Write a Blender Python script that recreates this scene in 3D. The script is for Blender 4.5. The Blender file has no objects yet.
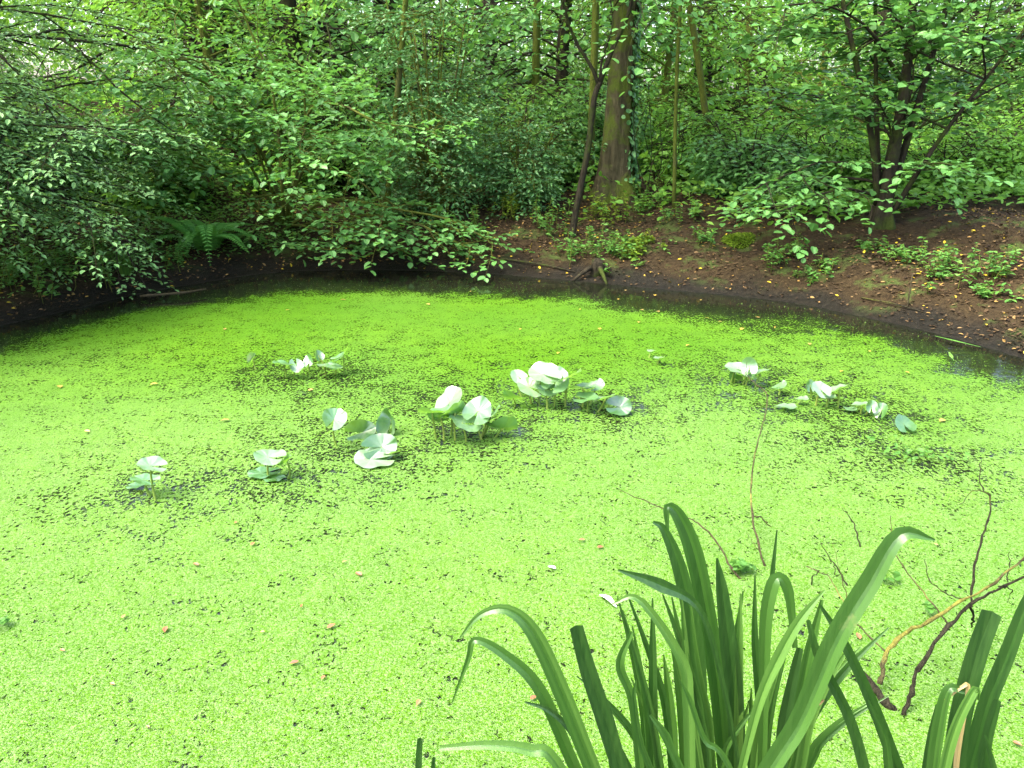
import bpy, math, random
import numpy as np

S = bpy.context.scene
COL = S.collection
R = math.radians

# ------------------------------------------------------------------ camera
CAM_H, PITCH, FPX = 2.0, R(19.0), 804.0
cam_d = bpy.data.cameras.new("camera")
cam = bpy.data.objects.new("camera", cam_d)
COL.objects.link(cam)
cam.location = (0, 0, CAM_H)
cam.rotation_euler = (R(90) - PITCH, 0, 0)
cam_d.sensor_width = 36.0
cam_d.lens = FPX / 1024 * 36.0
cam_d.clip_start = 0.05
cam_d.clip_end = 1500
S.camera = cam

# ------------------------------------------------------------------ light
SUN_EL, SUN_AZ = R(60), R(-118)            # azimuth measured from +Y towards +X
w = bpy.data.worlds.new("World")
S.world = w
w.use_nodes = True
nt = w.node_tree
bg = nt.nodes["Background"]
sky = nt.nodes.new("ShaderNodeTexSky")
sky.sky_type = 'NISHITA'
sky.sun_disc = False
sky.sun_elevation = SUN_EL
sky.sun_rotation = SUN_AZ
sky.air_density = 1.0
sky.dust_density = 5.0
sky.ozone_density = 0.4
nt.links.new(sky.outputs[0], bg.inputs[0])
bg.inputs[1].default_value = 0.15
sun_d = bpy.data.lights.new("sun", 'SUN')
sun_d.energy = 1.0
sun_d.angle = R(24)
sun_d.color = (1.0, 0.96, 0.88)
sun = bpy.data.objects.new("sun", sun_d)
COL.objects.link(sun)
sdir = np.array([math.sin(SUN_AZ) * math.cos(SUN_EL), math.cos(SUN_AZ) * math.cos(SUN_EL), math.sin(SUN_EL)])
from mathutils import Vector, Matrix
sun.rotation_euler = Vector(-sdir).to_track_quat('-Z', 'Y').to_euler()
S.view_settings.view_transform = 'Standard'
S.view_settings.look = 'None'
S.view_settings.gamma = 1.0
S.view_settings.exposure = 3.12
try:
    S.cycles.max_bounces = 9
    S.cycles.diffuse_bounces = 6
    S.cycles.glossy_bounces = 3
    S.cycles.transmission_bounces = 5
    S.cycles.transparent_max_bounces = 8
    S.cycles.caustics_reflective = False
    S.cycles.caustics_refractive = False
except Exception:
    pass

# ------------------------------------------------------------------ helpers
def ray(px, py):
    x = (px - 512) / FPX
    y = (384 - py) / FPX
    cp, sp = math.cos(PITCH), math.sin(PITCH)
    return np.array([x, cp + y * sp, -sp + y * cp])

def on_z(px, py, z=0.0):
    d = ray(px, py)
    t = (z - CAM_H) / d[2]
    return np.array([0, 0, CAM_H]) + d * t

def at_d(px, py, dist):
    d = ray(px, py)
    return np.array([0, 0, CAM_H]) + d * (dist / d[1])

def vnoise(x, y, seed=0, scale=1.0):
    rs = np.random.RandomState(seed)
    g = rs.rand(64, 64)
    x = np.asarray(x) * scale + 1000.0
    y = np.asarray(y) * scale + 1000.0
    xi = np.floor(x).astype(int); yi = np.floor(y).astype(int)
    fx = x - xi; fy = y - yi
    fx = fx * fx * (3 - 2 * fx); fy = fy * fy * (3 - 2 * fy)
    a = g[xi % 64, yi % 64]; b = g[(xi + 1) % 64, yi % 64]
    c = g[xi % 64, (yi + 1) % 64]; d = g[(xi + 1) % 64, (yi + 1) % 64]
    return (a * (1 - fx) + b * fx) * (1 - fy) + (c * (1 - fx) + d * fx) * fy - 0.5

def sstep(a, b, x):
    t = np.clip((np.asarray(x) - a) / (b - a), 0, 1)
    return t * t * (3 - 2 * t)

def nrm(v):
    v = np.asarray(v, float)
    return v / (np.linalg.norm(v, axis=-1, keepdims=True) + 1e-9)

UP = np.array([0, 0, 1.0])

class Build:
    """collects verts and faces, then links them as ONE mesh object"""
    def __init__(self):
        self.v, self.f, self.n = [], [], 0
    def add(self, verts, faces, mat=0, tint=0.5, smooth=False):
        verts = np.asarray(verts, float).reshape(-1, 3)
        faces = np.asarray(faces, int)
        m = len(faces)
        t = np.broadcast_to(np.asarray(tint, float), (m,))
        self.v.append(verts)
        self.f.append((faces + self.n, mat, t, smooth))
        self.n += len(verts)
    def mesh(self, name, mats):
        me = bpy.data.meshes.new(name)
        V = np.concatenate(self.v) if self.v else np.zeros((0, 3))
        me.vertices.add(len(V))
        me.vertices.foreach_set("co", V.astype(np.float32).ravel())
        li = np.concatenate([f.ravel() for f, *_ in self.f])
        cnt = np.concatenate([np.full(len(f), f.shape[1]) for f, *_ in self.f])
        ls = np.concatenate([[0], np.cumsum(cnt)[:-1]])
        me.loops.add(len(li))
        me.loops.foreach_set("vertex_index", li.astype(np.int32))
        me.polygons.add(len(cnt))
        me.polygons.foreach_set("loop_start", ls.astype(np.int32))
        me.polygons.foreach_set("material_index", np.concatenate([np.full(len(f), m) for f, m, *_ in self.f]).astype(np.int32))
        me.polygons.foreach_set("use_smooth", np.concatenate([np.full(len(f), s) for f, _, _, s in self.f]))
        me.update(calc_edges=True)
        a = me.attributes.new("tint", 'FLOAT', 'FACE')
        a.data.foreach_set("value", np.concatenate([t for _, _, t, _ in self.f]).astype(np.float32))
        for m in mats:
            me.materials.append(m)
        return me
    def build(self, name, mats, parent=None, origin=(0, 0, 0)):
        if not isinstance(mats, (list, tuple)):
            mats = [mats]
        o = np.asarray(origin, float)
        if np.any(o):
            self.v = [v - o for v in self.v]
        ob = bpy.data.objects.new(name, self.mesh(name, mats))
        COL.objects.link(ob)
        if parent is not None:
            ob.parent = parent
        else:
            ob.location = o
        return ob

def tag(o, label=None, cat=None, group=None, kind=None):
    if label: o["label"] = label
    if cat: o["category"] = cat
    if group: o["group"] = group
    if kind: o["kind"] = kind
    return o

def empty(name, loc):
    o = bpy.data.objects.new(name, None)
    o.empty_display_size = 0.2
    o.location = tuple(float(c) for c in loc)
    COL.objects.link(o)
    return o

def copy_tree(o, parent=None):
    c = o.copy()
    COL.objects.link(c)
    if parent is not None:
        c.parent = parent
    for ch in list(o.children):
        copy_tree(ch, c)
    return c

def tube(b, pts, rad, seg=6, mat=0, tint=0.5, wob=0.0, rng=None, cap=True):
    pts = np.asarray(pts, float); n = len(pts)
    rad = np.broadcast_to(np.asarray(rad, float), (n,))
    T = np.gradient(pts, axis=0); T = nrm(T)
    ref = np.array([0.31, 0.95, 0.05]) if abs(T[0][2]) > .7 else UP
    A = nrm(np.cross(T, ref)); B = np.cross(T, A)
    ang = np.linspace(0, 2 * np.pi, seg, endpoint=False)
    rr = rad[:, None] * np.ones((1, seg))
    if wob and rng is not None:
        rr = rr * (1 + wob * (rng.rand(1, seg) - .5) + wob * .6 * (rng.rand(n, seg) - .5))
    V = pts[:, None] + rr[..., None] * (np.cos(ang)[None, :, None] * A[:, None] + np.sin(ang)[None, :, None] * B[:, None])
    i = np.arange(n - 1)[:, None] * seg; j = np.arange(seg)[None]; k = (j + 1) % seg
    F = np.stack([i + j, i + k, i + seg + k, i + seg + j], -1).reshape(-1, 4)
    base = b.n
    b.add(V.reshape(-1, 3), F, mat, tint, True)
    if cap:
        b.f.append((np.arange(base + (n - 1) * seg, base + n * seg)[None], mat, np.array([tint]), False))
        b.f.append((np.arange(base, base + seg)[::-1][None], mat, np.array([tint]), False))

def smooth_path(P, n):
    """Catmull-Rom through control points"""
    P = np.asarray(P, float)
    Q = np.concatenate([[2 * P[0] - P[1]], P, [2 * P[-1] - P[-2]]])
    u = np.linspace(0, len(P) - 1, n)
    i = np.minimum(u.astype(int), len(P) - 2); t = (u - i)[:, None]
    a, b_, c, d = Q[i], Q[i + 1], Q[i + 2], Q[i + 3]
    return .5 * (2 * b_ + (c - a) * t + (2 * a - 5 * b_ + 4 * c - d) * t ** 2 + (3 * b_ - a - 3 * c + d) * t ** 3)

# leaf templates: x across, y along, z normal ; unit length
def tmpl(side, fold=.10, tipdrop=-.08):
    side = np.array(side, float)           # rows (w, y)
    k = len(side)
    V = [[0, 0, 0]] + [[-a, y, fold * a / .4] for a, y in side] + [[0, 1, tipdrop]] + [[a, y, fold * a / .4] for a, y in side[::-1]]
    L = [0] + list(range(1, k + 2)); Rr = [k + 1] + list(range(k + 2, 2 * k + 2)) + [0]
    return np.array(V), np.array([L[::-1], Rr[::-1]])
T_OVAL = tmpl([(.24, .25), (.26, .6)])
T_ROUND = tmpl([(.34, .12), (.46, .5), (.28, .84)])
T_SLIM = tmpl([(.14, .3), (.12, .65)])
T_SPIKY = tmpl([(.26, .3), (.2, .68)], fold=.16)

def leaves(b, P, D, N, Sz, T, mat=0, tint=None, rng=None):
    D = nrm(D); X = nrm(np.cross(D, N)); Z = np.cross(X, D)
    tv, tf = T
    V = P[:, None] + Sz[:, None, None] * (tv[None, :, :1] * X[:, None] + tv[None, :, 1:2] * D[:, None] + tv[None, :, 2:] * Z[:, None])
    n, k = len(P), len(tv)
    F = (np.arange(n)[:, None, None] * k + tf[None]).reshape(-1, tf.shape[1])
    if tint is None:
        tint = rng.rand(n)
    b.add(V.reshape(-1, 3), F, mat, np.repeat(tint, len(tf)))

class Opt:
    def __init__(self, **k):
        self.droop = .5; self.tw = .5; self.gap = .12; self.leaf = .06; self.lgap = .04; self.flat = .3
        self.sub = 5; self.lvl = 1; self.T = T_OVAL; self.twig_geo = True; self.leafdrop = .02; self.jit = .12
        self.__dict__.update(k)

def bough(b, tw, rng, p0, d0, L, r, o, lvl, wood=1):
    n = 7
    pts = [np.asarray(p0, float)]; d = nrm(d0); ds = [d]
    for i in range(n):
        d = nrm(d + np.array([0, 0, -o.droop * (.3 + i / n) * .35]) + rng.randn(3) * o.jit)
        pts.append(pts[-1] + d * L / n); ds.append(d)
    pts = np.array(pts); ds = np.array(ds)
    tube(b, pts, np.linspace(r, r * .3, n + 1), 5 if r > .012 else 3, wood, .5, cap=False)
    def at(t):
        u = t * n; i = min(int(u), n - 1)
        return pts[i] + (pts[i + 1] - pts[i]) * (u - i), ds[min(i + 1, n)]
    if lvl > 0:
        for k in range(o.sub):
            t = .2 + .75 * (k + rng.rand() * .6) / o.sub
            p, dd = at(t); s = nrm(np.cross(dd, UP)) * (1 if k % 2 else -1)
            bough(b, tw, rng, p, dd * .6 + s * .75 + rng.randn(3) * .15, L * (.62 - .35 * t) * (.8 + .4 * rng.rand()), r * .5, o, lvl - 1, wood)
    t0 = .12 if lvl == 0 else .4
    m = max(2, int(L * (1 - t0) / o.gap))
    for k in range(m):
        t = t0 + (1 - t0) * (k + rng.rand() * .7) / m
        p, dd = at(t); s = nrm(np.cross(dd, UP)) * (1 if k % 2 else -1)
        tw.append((p, nrm(dd * .65 + s * .75 + rng.randn(3) * .14 + np.array([0, 0, -.12 * o.droop])), o.tw * (1.1 - .6 * t) * (.7 + .5 * rng.rand())))
    tw.append((pts[-1], ds[-1], o.tw * .5))

def leaf_twigs(b, tw, rng, o, wood=1, leafmat=0, tbias=0.0):
    P0 = np.array([t[0] for t in tw]); D = np.array([t[1] for t in tw]); L = np.array([t[2] for t in tw])
    cnt = np.maximum(2, (L / o.lgap).astype(int))
    idx = np.repeat(np.arange(len(tw)), cnt)
    j = np.arange(len(idx)) - np.repeat(np.cumsum(cnt) - cnt, cnt)
    t = (j + 1.0) / cnt[idx]
    d, p = D[idx], P0[idx]
    side = nrm(np.cross(d, UP)) * np.where(j % 2 == 0, 1, -1)[:, None]
    drop = -(t ** 2 * L[idx] * .22 * o.droop)[:, None] * UP
    pos = p + d * (t * L[idx])[:, None] + drop + rng.randn(len(idx), 3) * o.leaf * .12
    ld = d * .55 + side * .75 * (1 - .6 * (t > .97))[:, None] + rng.randn(len(idx), 3) * .22 - UP * o.leafdrop
    N = UP + rng.randn(len(idx), 3) * o.flat
    sz = o.leaf * (.65 + .55 * rng.rand(len(idx)))
    twt = rng.rand(len(tw))
    tint = np.clip(.55 * rng.rand(len(idx)) + .45 * twt[idx] + tbias, 0, 1)
    leaves(b, pos, ld, N, sz, o.T, leafmat, tint)
    if o.twig_geo:
        E = P0 + D * L[:, None] - (L * .22 * o.droop)[:, None] * UP
        A = nrm(np.cross(D, UP)); B = np.cross(D, A); r = (.0028 + .004 * L)[:, None]
        V = np.stack([P0 + A * r, P0 - A * r * .5 + B * r * .85, P0 - A * r * .5 - B * r * .85, E], 1)
        F = (np.arange(len(tw))[:, None, None] * 4 + np.array([[0, 1, 3], [1, 2, 3], [2, 0, 3]])[None]).reshape(-1, 3)
        b.add(V.reshape(-1, 3), F, wood, .5)

# ------------------------------------------------------------------ materials
def new_mat(name):
    m = bpy.data.materials.new(name)
    m.use_nodes = True
    t = m.node_tree
    p = t.nodes["Principled BSDF"]
    return m, t, p, t.nodes["Material Output"]

def ramp(t, stops, fac=None):
    r = t.nodes.new("ShaderNodeValToRGB")
    e = r.color_ramp.elements
    while len(e) < len(stops): e.new(.5)
    for i, (pos, c) in enumerate(stops):
        e[i].position = pos
        e[i].color = (*c, 1) if len(c) == 3 else c
    if fac is not None: t.links.new(fac, r.inputs[0])
    return r

def noise(t, scale, detail=4, rough=.6, vec=None, dist=0.0):
    n = t.nodes.new("ShaderNodeTexNoise")
    n.inputs["Scale"].default_value = scale
    n.inputs["Detail"].default_value = detail
    n.inputs["Roughness"].default_value = rough
    n.inputs["Distortion"].default_value = dist
    if vec is not None: t.links.new(vec, n.inputs["Vector"])
    return n

def attr(t, name):
    a = t.nodes.new("ShaderNodeAttribute"); a.attribute_name = name
    return a

def math_n(t, op, a, b=None):
    m = t.nodes.new("ShaderNodeMath"); m.operation = op
    for i, x in enumerate((a, b)):
        if x is None: continue
        if isinstance(x, (int, float)): m.inputs[i].default_value = x
        else: t.links.new(x, m.inputs[i])
    return m.outputs[0]

def mixc(t, fac, a, b, mode='MIX'):
    m = t.nodes.new("ShaderNodeMix"); m.data_type = 'RGBA'; m.blend_type = mode
    for s, x in ((m.inputs[0], fac), (m.inputs[6], a), (m.inputs[7], b)):
        if isinstance(x, (int, float)): s.default_value = x
        elif isinstance(x, tuple): s.default_value = (*x, 1)
        else: t.links.new(x, s)
    return m.outputs[2]

def bump(t, h, strength, dist, p):
    b = t.nodes.new("ShaderNodeBump")
    b.inputs["Strength"].default_value = strength
    b.inputs["Distance"].default_value = dist
    t.links.new(h, b.inputs["Height"])
    t.links.new(b.outputs[0], p.inputs["Normal"])
    return b

def leaf_mat(name, c0, c1, c2, trans, tfac=.35, rough=.45, spec=.5):
    m, t, p, out = new_mat(name)
    a = attr(t, "tint")
    r = ramp(t, [(0, c0), (.55, c1), (1, c2)], a.outputs["Fac"])
    t.links.new(r.outputs[0], p.inputs["Base Color"])
    p.inputs["Roughness"].default_value = rough
    p.inputs["Specular IOR Level"].default_value = spec * .42
    tr = t.nodes.new("ShaderNodeBsdfTranslucent")
    tc = mixc(t, .6, r.outputs[0], trans)
    t.links.new(tc, tr.inputs[0])
    mx = t.nodes.new("ShaderNodeMixShader"); mx.inputs[0].default_value = tfac
    t.links.new(p.outputs[0], mx.inputs[1]); t.links.new(tr.outputs[0], mx.inputs[2])
    t.links.new(mx.outputs[0], out.inputs[0])
    return m

M = {}
M['hornbeam'] = leaf_mat("hornbeam_leaf", (.065, .15, .04), (.115, .24, .07), (.19, .33, .12), (.16, .30, .05), .32, .42, .6)
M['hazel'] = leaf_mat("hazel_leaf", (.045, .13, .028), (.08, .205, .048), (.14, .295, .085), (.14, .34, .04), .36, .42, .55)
M['holly'] = leaf_mat("holly_leaf", (.04, .115, .032), (.07, .18, .05), (.125, .25, .085), (.10, .24, .03), .25, .34, .65)
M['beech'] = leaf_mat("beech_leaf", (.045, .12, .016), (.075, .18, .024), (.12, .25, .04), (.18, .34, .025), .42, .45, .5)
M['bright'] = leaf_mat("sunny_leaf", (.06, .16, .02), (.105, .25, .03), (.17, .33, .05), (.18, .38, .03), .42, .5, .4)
M['herb'] = leaf_mat("herb_leaf", (.042, .12, .022), (.072, .185, .032), (.12, .24, .045), (.16, .32, .03), .38, .5, .4)
M['moss_herb'] = leaf_mat("moss_leaf", (.06, .11, .009), (.09, .155, .011), (.13, .2, .015), (.22, .32, .02), .3, .6, .3)
M['fern'] = leaf_mat("fern_leaf", (.045, .16, .025), (.075, .22, .035), (.11, .27, .045), (.14, .34, .035), .35, .5, .4)
M['grass'] = leaf_mat("grass_blade", (.04, .1, .018), (.07, .16, .025), (.1, .2, .03), (.14, .28, .03), .35, .5, .4)

def bark(name, c0, c1, moss, mossfac, scale=14):
    m, t, p, out = new_mat(name)
    tc = t.nodes.new("ShaderNodeTexCoord")
    mp = t.nodes.new("ShaderNodeMapping"); mp.inputs["Scale"].default_value = (1, 1, .28)
    t.links.new(tc.outputs["Object"], mp.inputs[0])
    n1 = noise(t, scale, 6, .65, mp.outputs[0])
    r = ramp(t, [(.3, c0), (.7, c1)], n1.outputs[0])
    n2 = noise(t, 2.2, 5, .7, tc.outputs["Object"])
    ms = ramp(t, [(.62 - mossfac * .45, (0, 0, 0)), (.72 - mossfac * .4, (1, 1, 1))], n2.outputs[0])
    n3 = noise(t, 60, 3, .7, tc.outputs["Object"])
    mc = mixc(t, n3.outputs[0], tuple(c * .6 for c in moss), tuple(min(1, c * 1.4) for c in moss))
    t.links.new(mixc(t, ms.outputs[0], r.outputs[0], mc), p.inputs["Base Color"])
    p.inputs["Roughness"].default_value = .9
    p.inputs["Specular IOR Level"].default_value = .06
    bump(t, n1.outputs[0], 1.0, .06, p)
    return m
M['bark_moss'] = bark("mossy_bark", (.018, .016, .009), (.068, .06, .03), (.05, .068, .01), .34)
M['bark_dark'] = bark("dark_bark", (.010, .009, .006), (.034, .029, .018), (.03, .042, .009), .3)
M['bark_green'] = bark("green_bark", (.035, .034, .014), (.075, .074, .03), (.068, .085, .014), .6)
M['twig'] = bark("dead_twig", (.011, .0105, .006), (.036, .033, .02), (.08, .085, .02), .2, 40)
M['twig_pale'] = bark("pale_twig", (.03, .025, .014), (.08, .066, .036), (.2, .18, .05), .1, 40)
M['twig_yellow'] = bark("lichen_twig", (.03, .027, .012), (.082, .074, .034), (.22, .21, .04), .4, 40)

# ------------------------------------------------------------------ pond outline and terrain
shore_px = [(-60, 343), (0, 326), (70, 310), (130, 296), (200, 283), (270, 273), (350, 270), (430, 271), (510, 275), (590, 282),
            (660, 289), (730, 295), (800, 304), (870, 318), (940, 334), (1024, 358), (1100, 385)]
far = [on_z(px, py)[:2] for px, py in shore_px]
POLY = np.array(far + [np.array(p) for p in [(6.2, 4.6), (6.2, 3.0), (4.6, 1.5), (2.2, .85), (0, .75), (-2.5, .9), (-5.0, 1.6), (-6.6, 3.2), (-6.9, 5.2)]])
_n = len(POLY)
POLY = smooth_path(np.concatenate([np.c_[POLY, np.zeros(_n)], [[*POLY[0], 0]]]), 160)[:-1, :2]

def sdist(x, y):
    """signed distance to the pond outline, positive on land"""
    x = np.asarray(x, float); y = np.asarray(y, float); sh = x.shape
    P = np.stack([x.ravel(), y.ravel()], 1)
    A = POLY; B = np.roll(POLY, -1, 0)
    best = np.full(len(P), 1e9); ins = np.zeros(len(P), bool)
    for a, b in zip(A, B):
        ab = b - a; ap = P - a
        t = np.clip((ap @ ab) / (ab @ ab), 0, 1)
        best = np.minimum(best, ((ap - t[:, None] * ab) ** 2).sum(1))
        c = ((a[1] > P[:, 1]) != (b[1] > P[:, 1]))
        xi = a[0] + (P[:, 1] - a[1]) * (b[0] - a[0]) / (b[1] - a[1] + 1e-12)
        ins ^= c & (P[:, 0] < xi)
    d = np.sqrt(best)
    return np.where(ins, -d, d).reshape(sh)

def ground_z(x, y):
    x = np.asarray(x, float); y = np.asarray(y, float)
    s = sdist(x, y)
    so = np.maximum(s, 0)
    bank = .05 * sstep(0, .12, so) + .86 * (1 - np.exp(-np.maximum(so - .12, 0) * .55)) * 1.0
    near = .5 * sstep(.05, 1.0, so)
    k = sstep(3.0, 4.5, y)
    z = near * (1 - k) + bank * k
    hill = sstep(-.5, -7, x) * sstep(1.0, 8.0, so) * 1.15 * k
    z = z + hill + .10 * sstep(8, 30, so) * k
    bumps = vnoise(x, y, 1, 1.1) * .22 + vnoise(x, y, 2, 3.1) * .07 + vnoise(x, y, 3, 8.0) * .025
    z = z + bumps * sstep(.1, 1.2, so)
    z = np.where(s < 0, -.45 * sstep(0, .9, -s), z)
    return z

def gz(x, y):
    return float(ground_z(np.array([x]), np.array([y]))[0])

def on_ground(px, py, near=2.5, farr=60):
    """point where the sight line of the photograph meets the terrain"""
    d = ray(px, py)
    ts = np.geomspace(near, farr, 600)
    P = np.array([0, 0, CAM_H]) + d * ts[:, None]
    g = ground_z(P[:, 0], P[:, 1])
    hit = np.where(P[:, 2] <= g)[0]
    i = hit[0] if len(hit) else -1
    return np.array([P[i, 0], P[i, 1], g[i]])

def axis(lo, hi, step, far_, grow=1.18):
    a = list(np.arange(lo, hi, step)); s = step; x = a[-1]
    while x < far_: s *= grow; x += s; a.append(x)
    s = step; x = lo; pre = []
    while x > -far_: s *= grow; x -= s; pre.append(x)
    return np.array(pre[::-1] + a)

xs, ys = axis(-8, 8, .085, 400), axis(0, 14, .085, 400)
GX, GY = np.meshgrid(xs, ys)
GZ = ground_z(GX, GY); GS = sdist(GX, GY)
b = Build()
nx, ny = len(xs), len(ys)
ii = (np.arange(ny - 1)[:, None] * nx + np.arange(nx - 1)[None]).ravel()
b.add(np.stack([GX, GY, GZ], -1).reshape(-1, 3), np.stack([ii, ii + 1, ii + nx + 1, ii + nx], 1), 0, .5, True)

m, t, p, out = new_mat("woodland_soil")
tc = t.nodes.new("ShaderNodeTexCoord")
wet = attr(t, "shore")
n1 = noise(t, 1.3, 6, .65, tc.outputs["Object"]); n2 = noise(t, 22, 6, .7, tc.outputs["Object"]); n3 = noise(t, 90, 3, .6, tc.outputs["Object"])
soil = ramp(t, [(.3, (.009, .006, .003)), (.5, (.021, .0145, .0065)), (.72, (.045, .032, .014))], n2.outputs[0])
soil2 = mixc(t, ramp(t, [(.45, (0, 0, 0)), (.62, (1, 1, 1))], n1.outputs[0]).outputs[0], soil.outputs[0], (.026, .0175, .008))
soil3 = mixc(t, ramp(t, [(.52, (0, 0, 0)), (.62, (.8, .8, .8))], noise(t, 2.6, 5, .7, tc.outputs["Object"]).outputs[0]).outputs[0], soil2, (.035, .055, .012))
mud = ramp(t, [(.35, (.004, .0036, .0024)), (.65, (.012, .0105, .007))], n2.outputs[0])
wetf = ramp(t, [(.0, (1, 1, 1)), (.35, (.85, .85, .85)), (1, (0, 0, 0))], wet.outputs["Fac"])
t.links.new(mixc(t, wetf.outputs[0], soil3, mud.outputs[0]), p.inputs["Base Color"])
t.links.new(ramp(t, [(0, (.45, .45, .45)), (.5, (.85, .85, .85)), (1, (.95, .95, .95))], wet.outputs["Fac"]).outputs[0], p.inputs["Roughness"])
p.inputs["Specular IOR Level"].default_value = .08
bump(t, mixc(t, .35, n2.outputs[0], n3.outputs[0]), .9, .04, p)
M['soil'] = m
ground = b.build("ground", M['soil'])
ground["kind"] = "structure"
a = ground.data.attributes.new("shore", 'FLOAT', 'POINT')
a.data.foreach_set("value", sstep(.02, .5, GS + vnoise(GX, GY, 5, 2.5) * .35).ravel().astype(np.float32))

# water sheet
def sheet(step, z, smax, name, mat):
    x = np.arange(-8, 7.6, step); y = np.arange(.4, 11.4, step)
    X, Y = np.meshgrid(x, y); Sd = sdist(X, Y)
    keep = (Sd[:-1, :-1] < smax) | (Sd[1:, 1:] < smax)
    i = (np.arange(len(y) - 1)[:, None] * len(x) + np.arange(len(x) - 1)[None])[keep]
    used, inv = np.unique(np.stack([i, i + 1, i + len(x) + 1, i + len(x)], 1), return_inverse=True)
    b = Build()
    b.add(np.stack([X, Y, np.full_like(X, z)], -1).reshape(-1, 3)[used], inv.reshape(-1, 4), 0, .5, True)
    return b.build(name, mat), X.ravel()[used], Y.ravel()[used], Sd.ravel()[used]

m, t, p, out = new_mat("dark_pond_water")
p.inputs["Base Color"].default_value = (.006, .007, .004, 1)
p.inputs["Roughness"].default_value = .06
p.inputs["IOR"].default_value = 1.33
tc = t.nodes.new("ShaderNodeTexCoord")
bump(t, noise(t, 9, 2, .5, tc.outputs["Object"]).outputs[0], .06, .02, p)
M['water'] = m
water, *_ = sheet(.2, 0.0, .35, "water", M['water'])
water["kind"] = "structure"

# duckweed: floating cover with gaps
LILY_SPOTS = [on_z(px, py)[:2] for px, py in [(285, 375), (330, 380), (332, 440), (378, 458), (470, 435), (570, 405), (750, 385), (800, 405), (830, 400), (875, 415), (149, 490), (272, 480), (890, 450), (920, 460), (860, 445), (600, 410), (440, 400), (500, 430)]]
def cover_fn(X, Y, Sd):
    n = vnoise(X, Y, 7, 1.4) * .9 + vnoise(X, Y, 8, 3.4) * .5
    wdt = .55 + 1.35 * np.exp(-((X + 1.7) / 2.3) ** 2) + 1.0 * np.exp(-((X - 2.0) / 1.6) ** 2)  # thin far margin, widened to double as shade below hazel and bank
    c = sstep(0, 1, (-Sd - .02 + n * .4 + .15 * sstep(2.5, 3.6, X)) / wdt)
    c = np.where(Y < 3.5, 1.0, c)
    thin = np.zeros_like(X)
    for q in LILY_SPOTS:
        thin = np.maximum(thin, np.exp(-(((X - q[0]) / .55) ** 2 + ((Y - q[1]) / .5) ** 2)))
    band = .45 * np.exp(-((Y - 6.4) / 1.3) ** 2)
    return c, thin, band

m, t, p, out = new_mat("duckweed_cover")
tc = t.nodes.new("ShaderNodeTexCoord")
ob = tc.outputs["Object"]
cov, thin = attr(t, "cover"), attr(t, "thin")
nb = noise(t, .55, 4, .6, ob); nm = noise(t, 6, 5, .65, ob); nf = noise(t, 150, 3, .7, ob)
vor = t.nodes.new("ShaderNodeTexVoronoi"); vor.inputs["Scale"].default_value = 190; t.links.new(ob, vor.inputs["Vector"])
c1 = mixc(t, ramp(t, [(.35, (0, 0, 0)), (.65, (1, 1, 1))], nb.outputs[0]).outputs[0], (.036, .102, .0006), (.052, .122, .0018))
c2 = mixc(t, ramp(t, [(.4, (0, 0, 0)), (.75, (1, 1, 1))], nm.outputs[0]).outputs[0], c1, (.031, .085, .0006))
sepv = t.nodes.new("ShaderNodeSeparateColor"); t.links.new(vor.outputs["Color"], sepv.inputs[0])
near_sheen = attr(t, "pale")
c3 = mixc(t, math_n(t, 'MULTIPLY', ramp(t, [(.2, (0, 0, 0)), (1, (.85, .85, .85))], sepv.outputs[0]).outputs[0], near_sheen.outputs['Fac']), c2, (.115, .18, .065))  # sky sheen on the near water put into the frond colour
c4 = mixc(t, ramp(t, [(.0, (.7, .7, .7)), (.3, (0, 0, 0))], sepv.outputs[1]).outputs[0], c3, (.022, .07, .004))
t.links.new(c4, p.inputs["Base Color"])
p.inputs["Roughness"].default_value = .7
p.inputs["Specular IOR Level"].default_value = .1
bump(t, math_n(t, 'ADD', math_n(t, 'MULTIPLY', vor.outputs["Distance"], -.7), nf.outputs[0]), .7, .006, p)
# holes: stretched specks whose number follows "thin"
mp = t.nodes.new("ShaderNodeMapping"); mp.inputs["Scale"].default_value = (1.0, .8, 1); t.links.new(ob, mp.inputs[0])
h1 = noise(t, 52, 4, .6, mp.outputs[0], .5)
h2 = noise(t, 5.0, 3, .6, ob)
lvl = math_n(t, 'ADD', math_n(t, 'MULTIPLY', h1.outputs[0], 1.0), math_n(t, 'MULTIPLY', h2.outputs[0], .40))
lvl = math_n(t, 'ADD', lvl, math_n(t, 'MULTIPLY', thin.outputs["Fac"], .125))  # extra gaps round the lilies also stand in for their shadows
lvl = math_n(t, 'ADD', lvl, math_n(t, 'MULTIPLY', math_n(t, 'SUBTRACT', 1.0, cov.outputs["Fac"]), .68))
h3 = noise(t, 21, 5, .7, mp.outputs[0], .8)
gap2 = ramp(t, [(.66, (0, 0, 0)), (.74, (.75, .75, .75))], math_n(t, 'ADD', h3.outputs[0], math_n(t, 'MULTIPLY', math_n(t, 'SUBTRACT', nb.outputs[0], .5), .35)))
hole = ramp(t, [(.80, (0, 0, 0)), (.88, (1, 1, 1))], lvl)
tr = t.nodes.new("ShaderNodeBsdfTransparent")
mx = t.nodes.new("ShaderNodeMixShader")
t.links.new(math_n(t, 'MAXIMUM', hole.outputs[0], gap2.outputs[0]), mx.inputs[0]); t.links.new(p.outputs[0], mx.inputs[1]); t.links.new(tr.outputs[0], mx.inputs[2])
t.links.new(mx.outputs[0], out.inputs[0])
M['duckweed'] = m
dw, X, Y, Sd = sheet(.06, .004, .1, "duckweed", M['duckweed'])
cv, th, band = cover_fn(X, Y, Sd)
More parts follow.
